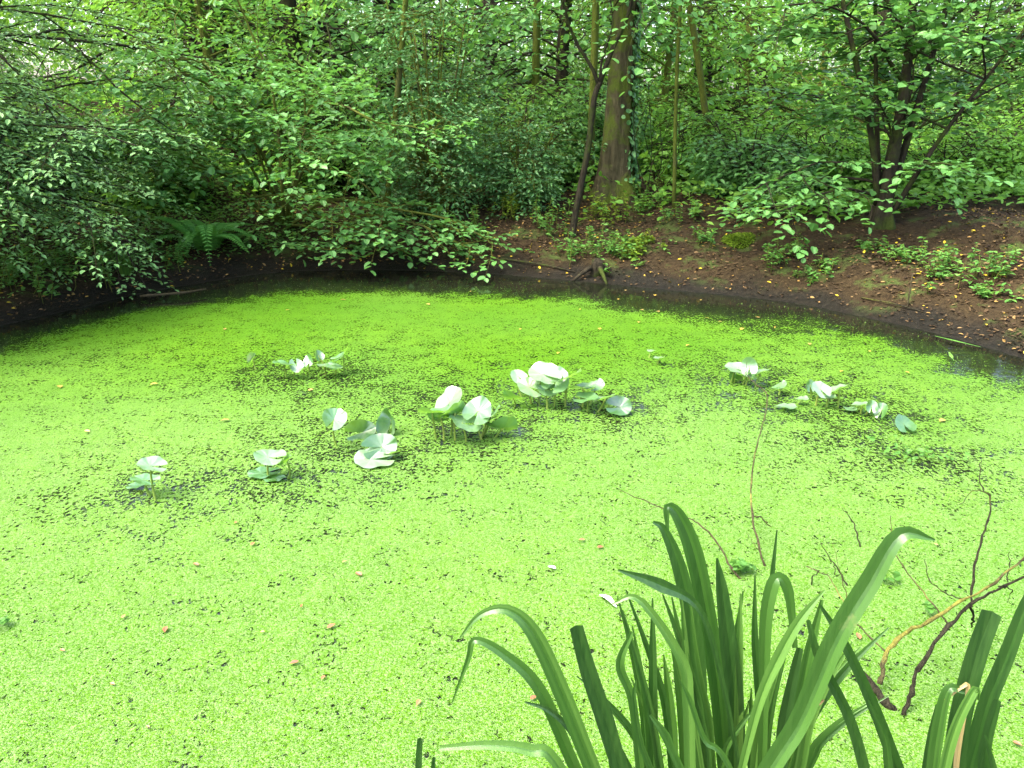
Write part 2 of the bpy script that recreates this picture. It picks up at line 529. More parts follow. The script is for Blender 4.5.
for nme, val in (("cover", cv), ("thin", np.clip(th + band, 0, 1)), ("pale", np.clip(1.15 - 1.15 * sstep(3.2, 7.2, Y) + .15 * sstep(-.5, 1.5, X) + vnoise(X, Y, 9, .8) * .5, 0, 1))):  # pale is painted sheen: strong near, gone towards the far side
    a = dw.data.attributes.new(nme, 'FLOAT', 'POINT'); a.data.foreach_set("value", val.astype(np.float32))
tag(dw, "bright lime duckweed floating over the pond", "duckweed", kind="stuff")

# raised fronds and frogbit specks: real little leaves floating on the duckweed
M['frond'] = leaf_mat("duckweed_frond", (.026, .075, .001), (.043, .115, .001), (.095, .165, .04), (.08, .19, .003), .12, .5, .25)
rng = np.random.RandomState(21)
n = 200000
yy = 1.3 + 8.5 * rng.rand(n) ** 1.7; xx = (rng.rand(n) - .5) * 2 * (.72 * yy + .4)
sd = sdist(xx, yy); cv, th, band = cover_fn(xx, yy, sd)
k = (sd < -.1) & (rng.rand(n) < cv)
xx, yy = xx[k], yy[k]; n = len(xx)
b = Build()
P = np.stack([xx, yy, .006 + .004 * rng.rand(n)], 1)
D = np.stack([rng.randn(n), rng.randn(n), rng.randn(n) * .25], 1)
leaves(b, P, D, UP + rng.randn(n, 3) * .3, (.0028 + .0042 * rng.rand(n) ** 2) * (.6 + .12 * yy), T_ROUND, 0, rng.rand(n))
fr = b.build("duckweed_fronds", M['frond'])
tag(fr, "tiny loose fronds lying on the duckweed", "duckweed", kind="stuff")

# ------------------------------------------------------------------ trees
def make_tree(name, base, path, rads, boughs, o, leafm, barkm, rng, label, cat="tree", group=None, flare=0, seg=12, stems=None):
    """path: trunk points relative to base; boughs: list of (height 0-1, azimuth, elevation, length, radius)"""
    root = empty(name, base)
    tag(root, label, cat, group)
    path = smooth_path(path, 14); rad = np.interp(np.linspace(0, 1, 14), np.linspace(0, 1, len(rads)), rads)
    b = Build()
    if flare:
        nn = 56; uu = np.linspace(0, 1, nn) ** 1.9
        full = smooth_path(path, 600); dense = np.stack([np.interp(uu, np.linspace(0, 1, 600), full[:, c_]) for c_ in range(3)], 1)
        tube(b, dense, np.interp(uu, np.linspace(0, 1, 14), rad), 36, 0, .5, .03, rng)
        V = b.v[-1].reshape(nn, 36, 3); hz_ = np.maximum(dense[:, 2], 0); th = np.linspace(0, 2 * np.pi, 36, endpoint=False)
        lob = .5 + .5 * np.cos(5 * th + .7 + .8 * np.sin(th * 2))
        k1 = np.exp(-hz_ / (rads[0] * 1.5))[:, None]
        rib = .05 * np.cos(7 * th[None] + hz_[:, None] * .7) + .03 * np.cos(13 * th[None] + 2 + hz_[:, None] * 1.3)
        f = 1 + flare * k1 * lob[None] ** 1.5 * .75 + rib
        b.v[-1] = (dense[:, None] + (V - dense[:, None]) * f[..., None]).reshape(-1, 3)
    else:
        tube(b, path, rad, seg, 0, .5, .16, rng)
    for st, rr in (stems or []):
        st = smooth_path(st, 10)
        tube(b, st, np.linspace(rr, rr * .4, 10), 7, 0, .5, .15, rng)
    b.build("trunk", barkm, root)
    c = Build(); tw = []
    for (h, az, el, L, r) in boughs:
        if isinstance(h, (int, float)):
            u = h * 13; i = min(int(u), 12)
            p0 = path[i] + (path[i + 1] - path[i]) * (u - i)
        else:
            p0 = np.asarray(h)
        d = np.array([math.sin(az) * math.cos(el), math.cos(az) * math.cos(el), math.sin(el)])
        bough(c, tw, rng, p0, d, L, r, o, o.lvl)
    if name == "hornbeam_tree":
        tw = [q for q in tw if abs((q[0] + base)[0] / (q[0] + base)[1] + .50) > .055 or not .0 < (q[0] + base)[2] - 2 < .55]
    leaf_twigs(c, tw, rng, o)
    c.build("crown", [leafm, barkm], root)
    return root

def ring_boughs(rng, n, h0, h1, L0, L1, el0, el1, r, az0=0, az1=2 * math.pi):
    out = []
    for k in range(n):
        u = (k + .5) / n
        h = h0 + (h1 - h0) * u
        L = (L0 + (L1 - L0) * u) * (.75 + .5 * rng.rand())
        az = az0 + (az1 - az0) * ((k * .618 + rng.rand() * .15) % 1)
        out.append((h, az, el0 + (el1 - el0) * u + rng.randn() * .12, L, r * (.7 + .4 * (1 - u))))
    return out

# --- big mossy trunk
rng = np.random.RandomState(3)
B = on_ground(616, 195)
o = Opt(leaf=.085, lgap=.075, gap=.26, tw=.75, sub=6, lvl=1, T=T_OVAL, droop=.1, jit=.07)
make_tree("mossy_beech_tree", B, [(0, 0, -.15), (-.02, 0, .5), (.02, 0, 2.2), (.1, .1, 6), (0, .2, 13)], [.255, .215, .185, .15, .05],
          ring_boughs(rng, 12, .58, 1, 4.0, 1.4, .7, 1.0, .045, R(160), R(330)) + ring_boughs(rng, 30, .64, .9, 5.0, 4.2, .3, .55, .04, R(125), R(265)), o, M['beech'], M['bark_moss'], rng,
          "thick mossy tree trunk standing on the far bank in the middle", flare=1, seg=18)

# ivy up its right side
b = Build(); n = 420
zz = .15 + 3.6 * rng.rand(n) ** 1.3; an = R(-25) + rng.randn(n) * .38
rt = np.interp(zz, [0, .4, 1, 6], [.36, .25, .215, .17])
Pv = B + np.stack([np.cos(an) * rt + .0, np.sin(an) * rt, zz], 1)
outv = np.stack([np.cos(an), np.sin(an), np.zeros(n)], 1)
leaves(b, Pv + outv * .02, -UP + rng.randn(n, 3) * .5 + outv * .3, outv + UP * .4 + rng.randn(n, 3) * .3, .05 + .04 * rng.rand(n), T_ROUND, 0, None, rng)
iv = [B + np.array([math.cos(R(-25) + .25 * math.sin(z_ * 2.1)) * np.interp(z_, [0, .4, 1, 6], [.36, .25, .215, .17]) * 1.02, math.sin(R(-25) + .25 * math.sin(z_ * 2.1)) * np.interp(z_, [0, .4, 1, 6], [.36, .25, .215, .17]) * 1.02, z_]) for z_ in np.linspace(-.05, 3.7, 24)]
tube(b, iv, np.linspace(.014, .005, 24), 5, 1, .5)
o_ = b.build("ivy", [M['holly'], M['bark_dark']], None, B); tag(o_, "dark ivy climbing the right side of the thick mossy trunk", "ivy")

# --- slim forked sapling in front of it
rng = np.random.RandomState(4)
B = on_ground(573, 238)
dd = B[1]
def rel(px, py, d): return at_d(px, py, d) - B
root = empty("forked_sapling", B)
tag(root, "slim dark sapling leaning right and forking, in front of the mossy trunk", "tree")
b = Build(); tube(b, smooth_path([rel(571, 243, dd), rel(577, 205, dd), rel(588, 150, dd), rel(594, 100, dd), rel(600, 82, dd)], 14), np.linspace(.044, .032, 14), 8, 0, .5, .15, rng)
b.build("trunk", M['bark_dark'], root)
fork = rel(599, 86, dd)
tops = []
for pts, r in (([fork, rel(592, 68, dd), rel(575, 40, dd), rel(562, 0, dd - .1), rel(550, -60, dd - .2), rel(545, -140, dd - .3)], .026),
               ([fork, rel(612, 50, dd), rel(622, 30, dd), rel(632, 0, dd), rel(636, -60, dd), rel(640, -170, dd)], .032),
               ([fork, rel(602, 60, dd), rel(611, 32, dd), rel(612, 10, dd + .1), rel(600, -60, dd + .2)], .016)):
    b = Build(); tube(b, smooth_path(pts, 12), np.linspace(r, r * .45, 12), 6, 0, .5, .1, rng)
    b.build("limb", M['bark_dark'], root); tops.append(smooth_path(pts, 12))
c = Build(); tw = []; o = Opt(leaf=.085, lgap=.07, gap=.2, tw=.55, sub=4, lvl=1, T=T_ROUND, droop=.5)
for k in range(18):
    q = tops[k % 3]; pnt = q[7 + rng.randint(5)]
    az = rng.rand() * 6.28
    bough(c, tw, rng, pnt, np.array([math.sin(az), math.cos(az), .35]), 1.5 + rng.rand(), .012, o, 1)
leaf_twigs(c, tw, rng, o); c.build("crown", [M['hazel'], M['bark_dark']], root)

# --- hazel tree on the right bank
rng = np.random.RandomState(5)
B = on_ground(880, 226)
o = Opt(leaf=.095, lgap=.055, gap=.14, tw=.45, sub=5, lvl=1, T=T_ROUND, droop=.2, flat=.25)
st = [([(.05, 0, .2), (.25, .1, 1.2), (.5, .2, 2.6), (.75, .3, 4.5)], .05), ([(-.05, 0, .2), (-.3, -.05, 1.1), (-.8, -.1, 2.4), (-1.3, 0, 4)], .045),
      ([(0, .05, .1), (-.1, .4, 1.5), (-.2, .9, 3.5)], .04), ([(.08, -.05, .1), (.45, -.2, 1.0), (1.1, -.4, 2.2)], .035)]
bo = ring_boughs(rng, 14, .2, .45, 1.9, 2.1, .25, .45, .02) + ring_boughs(rng, 12, .45, 1, 2.2, 1.3, .5, .9, .022)
for s_, r_ in st:
    q = smooth_path(s_, 10)
    for k in range(7):
        bo.append((q[5 + rng.randint(4)], rng.rand() * 6.28, .25 + .3 * rng.rand(), 1.1 + .6 * rng.rand(), .014))
bo = [q_ for q_ in bo if np.ndim(q_[0]) or q_[0] > .34 or math.sin(q_[1]) < .1]
bo = [(h, a, e + .4 * max(0, -math.cos(a)) ** 1.0, L * (1 - (.45 if np.ndim(h) or h < .4 else .15) * max(0, -math.cos(a))), r) for h, a, e, L, r in bo]
make_tree("hazel_tree", B, [(0, 0, -.12), (.01, 0, .4), (.05, 0, 1.5), (.02, .1, 3), (-.1, .1, 5.5)], [.12, .09, .055, .038, .02], bo, o, M['hazel'], M['bark_dark'], rng,
          "broad-leaved hazel on the right bank with dark stems from one stump", flare=1, stems=st)

# --- hornbeam reaching in from the left
rng = np.random.RandomState(6)
B = np.array([-7.3, 8.6, gz(-7.3, 8.6)])
o = Opt(leaf=.066, lgap=.034, gap=.085, tw=.42, sub=6, lvl=1, T=T_OVAL, droop=.3, flat=.18, jit=.08)
bo = []
for k in range(30):
    u = k / 29
    bo.append((.07 + .42 * u, R(60) + R(100) * ((k * .618) % 1), .35 - .3 * u + .08 * rng.randn(), 2.3 + 1.5 * rng.rand(), .022))
bo += ring_boughs(rng, 26, .42, 1, 3.6, 1.5, .2, .9, .03)
make_tree("hornbeam_tree", B, [(0, 0, -.1), (.05, 0, 1), (.1, .1, 4), (0, .2, 9)], [.22, .18, .13, .04], bo, o, M['hornbeam'], M['bark_dark'], rng,
          "small-leaved hornbeam boughs sweeping over the pond from the left edge")

# --- hazel bush drooping over the far water, left of centre
rng = np.random.RandomState(7)
B = on_ground(285, 225)
o = Opt(leaf=.088, lgap=.055, gap=.13, tw=.45, sub=4, lvl=1, T=T_ROUND, droop=.2, flat=.15)
root = empty("hazel_bush", B)
tag(root, "spreading hazel bush with pale layered leaves hanging over the far water", "bush")
b = Build(); c = Build(); tw = []
def hz(pts, r, bl, n=6):
    b = Build(); q = smooth_path([at_d(*p_) - B for p_ in pts], 12)
    tube(b, q, np.linspace(r, r * .35, 12), 6, 0, .5, .1, rng)
    b.build("stem", M['bark_green'], root)
    for k in range(n):
        i = int(3 + 8.0 * k / max(1, n - 1)); i = min(i, 11)
        dv = q[min(i + 1, 11)] - q[max(i - 1, 0)]
        s_ = nrm(np.cross(dv, UP)) * (1 if k % 2 else -1)
        bough(c, tw, rng, q[i], nrm(dv) * .7 + s_ * .7 + np.array([0, -.15, .05]), bl * (.7 + .5 * rng.rand()), .009, o, 1 if bl > .8 else 0)
d0 = B[1]
hz([(285, 228, d0), (270, 170, d0 - .2), (235, 110, d0 - .6), (190, 75, d0 - 1.1), (150, 88, d0 - 1.5)], .03, .95, 7)
hz([(287, 228, d0), (300, 160, d0 - .3), (310, 110, d0 - .7), (340, 105, d0 - 1.2), (375, 122, d0 - 1.6)], .03, .9, 7)
hz([(288, 228, d0), (300, 175, d0 - .4), (330, 170, d0 - .8), (365, 185, d0 - 1.2), (385, 210, d0 - 1.5)], .025, .8, 6)
hz([(288, 228, d0), (330, 200, d0 - .5), (400, 210, d0 - .9), (450, 220, d0 - 1.1), (488, 240, d0 - 1.3)], .025, .62, 8)
hz([(286, 229, d0), (310, 215, d0 - .6), (340, 225, d0 - 1.1), (370, 233, d0 - 1.3), (390, 246, d0 - 1.5)], .022, .7, 7)
hz([(284, 228, d0), (250, 190, d0 - .4), (200, 165, d0 - .9), (170, 160, d0 - 1.3), (150, 172, d0 - 1.5)], .022, .8, 6)
hz([(285, 228, d0), (250, 200, d0 - .6), (290, 195, d0 - 1.0), (330, 200, d0 - 1.4), (350, 215, d0 - 1.6)], .02, .8, 7)
hz([(285, 228, d0), (300, 225, d0 - .6), (330, 235, d0 - 1.0), (360, 244, d0 - 1.3), (330, 250, d0 - 1.5)], .02, .6, 8)
hz([(288, 228, d0), (360, 215, d0 - .6), (420, 225, d0 - 1.2), (440, 236, d0 - 1.3), (470, 248, d0 - 1.5)], .02, .6, 8)
hz([(283, 228, d0), (230, 180, d0 - .3), (190, 145, d0 - .8), (160, 135, d0 - 1.2), (140, 150, d0 - 1.5)], .022, .85, 7)
hz([(284, 228, d0), (250, 130, d0 - .2), (225, 90, d0 - .7), (200, 62, d0 - 1.2), (170, 60, d0 - 1.5)], .022, .8, 7)
hz([(284, 228, d0), (240, 150, d0 - .5), (200, 120, d0 - 1.0), (160, 115, d0 - 1.4), (130, 125, d0 - 1.6)], .022, .9, 7)
hz([(286, 228, d0), (290, 150, d0 - .5), (280, 130, d0 - 1.0), (300, 128, d0 - 1.4), (320, 140, d0 - 1.7)], .022, .9, 7)
hz([(284, 228, d0), (280, 150, d0 + .1), (270, 80, d0 + .2), (250, 30, d0 + .2), (230, -20, d0 + .2)], .03, .9, 6)
hz([(286, 228, d0), (305, 130, d0 + .2), (300, 70, d0 + .1), (290, 60, d0 - .2), (270, 62, d0 - .5)], .02, .7, 5)
leaf_twigs(c, tw, rng, o); c.build("foliage", [M['hazel'], M['bark_green']], root)

# --- holly, a broad dark bush in the middle
def bush(name, base, rx, h, nb, o, leafm, barkm, rng, label, cat="bush", group=None, lo=.1):
    root = empty(name, base); tag(root, label, cat, group)
    c = Build(); tw = []
    for k in range(nb):
        az = k * 2.4 + rng.rand(); u = .35 + .65 * rng.rand()
        top = np.array([math.sin(az) * rx * .75 * rng.rand(), math.cos(az) * rx * .75 * rng.rand(), h * u])
        q = smooth_path([np.zeros(3) - UP * .05, top * np.array([.35, .35, .4]), top], 8)
        b = Build(); tube(b, q, np.linspace(.022, .008, 8), 5, 0, .5, .1, rng); b.build("stem", barkm, root)
        for j in range(5):
            i = 2 + rng.randint(6)
            if q[i][2] < lo * h: continue
            a2 = rng.rand() * 6.28
            bough(c, tw, rng, q[i], np.array([math.sin(a2), math.cos(a2), .3 + .3 * rng.randn()]), rx * (.45 + .35 * rng.rand()), .009, o, o.lvl)
    leaf_twigs(c, tw, rng, o); c.build("foliage", [leafm, barkm], root)
    return root

rng = np.random.RandomState(8)
oh = Opt(leaf=.07, lgap=.04, gap=.13, tw=.3, sub=4, lvl=1, T=T_SPIKY, droop=.3, flat=.6)
Bh = on_ground(432, 232)
bush("holly_bush", Bh + np.array([0, .5, .05]), 1.15, 3.3, 26, oh, M['holly'], M['bark_green'], rng, "dark glossy holly bush at the middle of the far bank, left of the mossy trunk", lo=.04)
Bh2 = on_ground(510, 222)
bush("holly_bush", Bh2 + np.array([.1, .8, .05]), .85, 1.3, 14, oh, M['holly'], M['bark_green'], rng, "low holly bush close to the left of the forked sapling", lo=.02)

# --- slender mossy stems among the shrubs
def stem(px0, py0, px1, py1, dist, r0, r1, label, seed, name="mossy_stem_tree", crown=True):
    rng = np.random.RandomState(seed)
    a_, c_ = at_d(px0, py0, dist), at_d(px1, py1, dist)
    g = gz(a_[0], a_[1]); base = np.array([a_[0], a_[1], g])
    top = (c_ - a_); top = top / top[2]
    H = 7.0
    path = [(0, 0, -.1), tuple(top * np.array([.3 * H, .3 * H, .3 * H]) + rng.randn(3) * .05), tuple(top * .65 * H + rng.randn(3) * .12), tuple(top * H)]
    bo = ring_boughs(rng, 14, .4, 1, 1.9, 1.0, .3, .8, .015)
    o = Opt(leaf=.08, lgap=.07, gap=.25, tw=.55, sub=4, lvl=1, T=T_OVAL, droop=.5)
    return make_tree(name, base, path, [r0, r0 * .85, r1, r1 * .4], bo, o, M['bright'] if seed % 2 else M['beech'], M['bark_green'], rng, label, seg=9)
stem(384, 230, 401, 80, Bh[1] + .2, .045, .03, "thin crooked greenish stem rising through the holly", 31)
stem(535, 150, 537, 40, 16.0, .085, .06, "straight mossy pole-like tree behind, halfway between holly and sapling", 32)
stem(590, 150, 596, 20, 14.0, .07, .05, "thin green mossy tree just left behind the thick trunk", 33)
stem(720, 110, 708, 20, 14.0, .06, .04, "thin yellow-green tree leaning left, right of the thick trunk", 34)
stem(675, 195, 680, 120, 11.6, .028, .02, "short mossy sapling between the thick trunk and the hazel", 35)

# --- woodland behind
rng = np.random.RandomState(9)
protos = []
def proto(seed, H, r, bo_args, o, leafm, barkm):
    rng = np.random.RandomState(seed)
    bo = []
    for a_ in bo_args: bo += ring_boughs(rng, *a_)
    return make_tree("woodland_tree", (0, 0, 0), [(0, 0, -.3), (.05, 0, H * .2), (-.1, .1, H * .55), (.1, 0, H)], [r, r * .8, r * .55, r * .15], bo, o, leafm, barkm, rng, "tree", seg=10)
ob_ = dict(leaf=.14, lgap=.12, gap=.34, tw=.95, sub=6, lvl=1, twig_geo=False)
protos.append(proto(41, 12, .26, [(32, .06, .45, 3.0, 3.4, .15, .35, .045), (10, .45, 1, 3.0, 1.2, .4, .9, .05)], Opt(T=T_OVAL, droop=.45, **ob_), M['beech'], M['bark_dark']))
protos.append(proto(42, 10, .17, [(30, .06, .5, 2.2, 2.7, .2, .4, .035), (9, .5, 1, 2.6, 1.0, .5, .9, .04)], Opt(T=T_ROUND, droop=.5, **ob_), M['hazel'], M['bark_dark']))
protos.append(proto(43, 13, .3, [(30, .08, .45, 2.8, 3.4, .1, .3, .04), (10, .45, 1, 3.4, 1.2, .4, .9, .05)], Opt(T=T_OVAL, droop=.4, **ob_), M['hornbeam'], M['bark_dark']))
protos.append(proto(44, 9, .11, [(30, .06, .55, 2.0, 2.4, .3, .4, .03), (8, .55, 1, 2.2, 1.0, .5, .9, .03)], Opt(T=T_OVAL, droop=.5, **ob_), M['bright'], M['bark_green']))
used = [False] * 4
def woods(kind, px, dist, label, scale=1.0, rot=0.0):
    x = (px - 512) / FPX * dist * math.cos(PITCH) * 1.07
    r0 = protos[kind]
    r_ = copy_tree(r0) if used[kind] else r0
    used[kind] = True
    r_.location = (x, dist, gz(x, dist)); r_.rotation_euler = (0, 0, rot); r_.scale = (scale,) * 3
    r_["label"] = label; r_["group"] = "trees of the wood behind the bank"
    return r_
woods(0, 240, 17.5, "tall dark tree behind the hazel bush's left arch", 1.05, .4)
woods(2, -95, 15.0, "grey-green tree on the left hill near the picture's edge", .9, 1.1)
woods(0, 220, 24, "dark tree on the crest right of the sky gap at the upper left", .9, 2.2)
woods(0, -35, 24, "dark tree on the crest left of the sky gap, at the picture's edge", 1.0, 4.1)
woods(1, 310, 15.5, "slim broad-leaved tree right behind the hazel bush", 1.0, .9)
woods(2, 400, 18, "grey-green tree behind the holly bush", 1.0, 3.0)
woods(0, 490, 21, "dark beech in the gloom right of the holly", 1.0, 5.1)
woods(1, 560, 17, "broad-leaved tree in the gap left of the thick trunk", .95, 4.0)
woods(0, 690, 20, "dark shaded tree behind the small white sky spot", 1.0, 2.9)
woods(3, 728, 19.5, "light-leaved young tree behind the left side of the right-hand hazel", 1.0, .3)
woods(3, 800, 26, "sunlit yellowish tree in the clearing behind the hazel", 1.1, 2.0)
woods(2, 1000, 23, "grey-green tree near the right edge beyond the bank", .95, 2.4)
woods(1, 930, 25, "broad-leaved tree right behind the hazel stems", 1.05, 1.9)
woods(0, 1010, 22, "dark tall tree in the upper right corner", 1.0, 1.2)
woods(0, 350, 27, "dark tree far back between hazel bush and holly", 1.1, 3.3)
woods(2, 620, 26, "pale-leaved tree far back behind the thick trunk", 1.1, .2)
woods(3, 655, 17, "light green young tree just right of the thick trunk", .8, 4.4)
woods(0, 300, 33, "dark tree farthest back on the left", 1.2, 5.5)
woods(2, 850, 28, "pale-leaved tree far back on the right", 1.2, 3.8)
woods(1, 450, 31, "broad-leaved tree farthest back in the middle", 1.2, 2.6)
woods(3, 232, 14.5, "light green young tree on the slope above the fern", .75, 1.5)
woods(1, -75, 20, "broad-leaved tree at the left margin behind the hornbeam", 1.1, 1.5)
woods(0, 1120, 17, "dark tree beyond the right margin of the picture", 1.0, .5)

# far wood closing the view
rng = np.random.RandomState(10)
b = Build()
for k in range(1000):
    a_ = R(-62 + 124 * rng.rand()); rr = 40 + 22 * rng.rand()
    c0 = np.array([math.sin(a_) * rr, math.cos(a_) * rr, 0]); zc = .8 + 11 * rng.rand() ** 1.2
    if -33 < math.degrees(a_) < -23 and zc < 4.2: continue
    n = 150
    Pp = c0 + np.stack([rng.randn(n) * 1.9, rng.randn(n) * 1.9, zc + rng.randn(n) * .8], 1)
    leaves(b, Pp, rng.randn(n, 3) - UP * .3, UP + rng.randn(n, 3) * .5, .22 + .2 * rng.rand(n), T_OVAL, 0, np.clip(rng.rand() * .6 + .4 * rng.rand(n), 0, 1))
fw = b.build("far_woodland", M['beech'])
tag(fw, "distant mass of woodland closing the view behind the trees", "woodland", kind="stuff")

# understory shrubs behind the crest
rng = np.random.RandomState(11)
ou = Opt(leaf=.10, lgap=.075, gap=.2, tw=.45, sub=4, lvl=1, T=T_OVAL, droop=.5, flat=.4)
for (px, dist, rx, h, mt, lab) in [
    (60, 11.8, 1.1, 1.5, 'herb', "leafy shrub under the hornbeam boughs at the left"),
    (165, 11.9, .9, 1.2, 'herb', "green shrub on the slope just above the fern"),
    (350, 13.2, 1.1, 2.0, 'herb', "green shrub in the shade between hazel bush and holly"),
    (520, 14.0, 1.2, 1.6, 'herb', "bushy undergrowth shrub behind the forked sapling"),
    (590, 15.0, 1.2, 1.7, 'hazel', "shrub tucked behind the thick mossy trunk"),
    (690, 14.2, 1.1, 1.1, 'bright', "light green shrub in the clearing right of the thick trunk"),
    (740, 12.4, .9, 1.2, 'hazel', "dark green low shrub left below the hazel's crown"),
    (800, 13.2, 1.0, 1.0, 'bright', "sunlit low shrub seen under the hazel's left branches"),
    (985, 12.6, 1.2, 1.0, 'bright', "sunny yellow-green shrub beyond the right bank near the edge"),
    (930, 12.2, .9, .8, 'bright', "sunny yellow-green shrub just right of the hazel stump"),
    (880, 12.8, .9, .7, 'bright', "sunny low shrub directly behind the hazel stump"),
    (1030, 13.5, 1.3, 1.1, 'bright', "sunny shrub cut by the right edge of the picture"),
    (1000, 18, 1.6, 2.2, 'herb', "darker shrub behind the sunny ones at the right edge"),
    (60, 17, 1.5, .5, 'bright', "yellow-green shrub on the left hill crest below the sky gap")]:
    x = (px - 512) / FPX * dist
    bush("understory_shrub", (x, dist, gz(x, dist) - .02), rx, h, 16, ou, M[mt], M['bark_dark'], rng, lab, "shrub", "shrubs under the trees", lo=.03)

# ground vegetation as a mass behind the crest
b = Build(); n = 60000
yy = 10.3 + 45 * rng.rand(n) ** 2.2; xx = (rng.rand(n) - .5) * (12 + 1.9 * yy)
sd = sdist(xx, yy)
dens = sstep(1.6, 3.2, sd + vnoise(xx, yy, 14, .8) * 2.2) * sstep(-.15, .15, vnoise(xx, yy, 15, .5) + .12 + .3 * sstep(1.5, 3, xx) + .3 * sstep(14, 20, yy))
k = rng.rand(n) < dens
xx, yy = xx[k], yy[k]; n = len(xx)
zz = ground_z(xx, yy)
hh = .06 + .5 * rng.rand(n) ** 1.5 * (.6 + vnoise(xx, yy, 16, .9))
P = np.stack([xx, yy, zz + hh], 1)
D = np.stack([rng.randn(n), rng.randn(n), .1 + .3 * rng.randn(n)], 1)
leaves(b, P, D, UP + rng.randn(n, 3) * .35, (.08 + .08 * rng.rand(n)) * (.6 + yy / 26), T_OVAL, 0, np.clip(.4 * rng.rand(n) + .5 + vnoise(xx, yy, 17, .7), 0, 1))
ug = b.build("undergrowth", M['bright'])
tag(ug, "carpet of leafy undergrowth covering the wood floor behind the bank", "undergrowth", kind="stuff")

# leaf litter on the bank
m, t, p, out = new_mat("dead_leaves")
a = attr(t, "tint")
r = ramp(t, [(0, (.014, .009, .005)), (.55, (.05, .032, .015)), (.8, (.11, .075, .034)), (.9, (.22, .13, .035)), (.93, (.30, .22, .018)), (1, (.34, .26, .02))], a.outputs["Fac"])
t.links.new(r.outputs[0], p.inputs["Base Color"]); p.inputs["Roughness"].default_value = .8; p.inputs["Specular IOR Level"].default_value = .1
M['litter'] = m
b = Build(); n = 110000
xx = (rng.rand(n) - .5) * 18; yy = 4 + 11 * rng.rand(n)
sd = sdist(xx, yy)
k = (sd > .03) & (sd < 4.5) & (rng.rand(n) < .35 + .65 * sstep(-.2, .3, vnoise(xx, yy, 19, 1.2)))
xx, yy, sd = xx[k], yy[k], sd[k]; n = len(xx)
tn = rng.rand(n); tn = np.where((tn > .9) & (rng.rand(n) < .45), .6 * tn, tn)
leaves(b, np.stack([xx, yy, ground_z(xx, yy) + .012], 1), np.stack([rng.randn(n), rng.randn(n), rng.randn(n) * .2], 1), UP + rng.randn(n, 3) * .3, .022 + .035 * rng.rand(n), T_OVAL, 0, tn)
lt = b.build("leaf_litter", M['litter'])
tag(lt, "brown and yellow fallen leaves scattered over the bank", "leaf litter", kind="stuff")

b = Build(); n = 40000
xx = -7.5 + 9.8 * rng.rand(n); yy = 7 + 7 * rng.rand(n)
sd = sdist(xx, yy)
dens = sstep(.25, .7, sd + vnoise(xx, yy, 24, 1.5) * .5) * sstep(-.05, .25, vnoise(xx, yy, 25, 1.1) + vnoise(xx, yy, 26, 3) * .5 + .5 * sstep(-1.5, -3.6, xx)) * (1 - sstep(1.4, 2.2, xx))
k = rng.rand(n) < dens
xx, yy = xx[k], yy[k]; n = len(xx)
P = np.stack([xx, yy, ground_z(xx, yy) + .02 + .16 * rng.rand(n) ** 1.6], 1)
leaves(b, P, np.stack([rng.randn(n), rng.randn(n), .2 * rng.randn(n)], 1), UP + rng.randn(n, 3) * .3, .03 + .05 * rng.rand(n), T_OVAL, 0, rng.rand(n))
tag(b.build("ground_ivy", M['herb']), "low creeping green ground cover on the left and middle bank", "ground cover", kind="stuff")

# bank plants, each a thing of its own
def herb(px, py, rad, h, n, mt, label, leaf=.06, name="bank_plant", T=T_OVAL, cat="plant"):
    B = on_ground(px, py)
    root = empty(name, B); tag(root, label, cat, "plants growing on the bank")
    b = Build()
    rad *= 1.25; h *= 1.2; n = int(n * 1.4)
    for k in range(max(5, n // 14)):
        s_ = Build()
        az = rng.rand() * 6.28; rr = rad * rng.rand() ** .6
        e = np.array([math.sin(az) * rr, math.cos(az) * rr, 0]); e[2] = gz(B[0] + e[0], B[1] + e[1]) - B[2]
        f = e + np.array([rng.randn() * .05, rng.randn() * .05, h * (.45 + .65 * rng.rand())])
        tube(s_, smooth_path([e - UP * .03, (e + f) / 2 + rng.randn(3) * .02, f], 4), [.005, .004, .004, .003], 4, 0, .5); s_.build("stem", M['bark_green'], root)
        m_ = 14; t_ = .25 + .75 * rng.rand(m_)
        Pp = e + (f - e) * t_[:, None] + rng.randn(m_, 3) * .015
        a2 = rng.rand(m_) * 6.28
        leaves(b, Pp, np.stack([np.sin(a2), np.cos(a2), .05 + .25 * rng.randn(m_)], 1), UP + rng.randn(m_, 3) * .3, leaf * (.6 + .7 * rng.rand(m_)), T, 0, np.clip(.3 * rng.rand() + .7 * rng.rand(m_), 0, 1))
    b.build("leaves", M[mt], root)
    return root
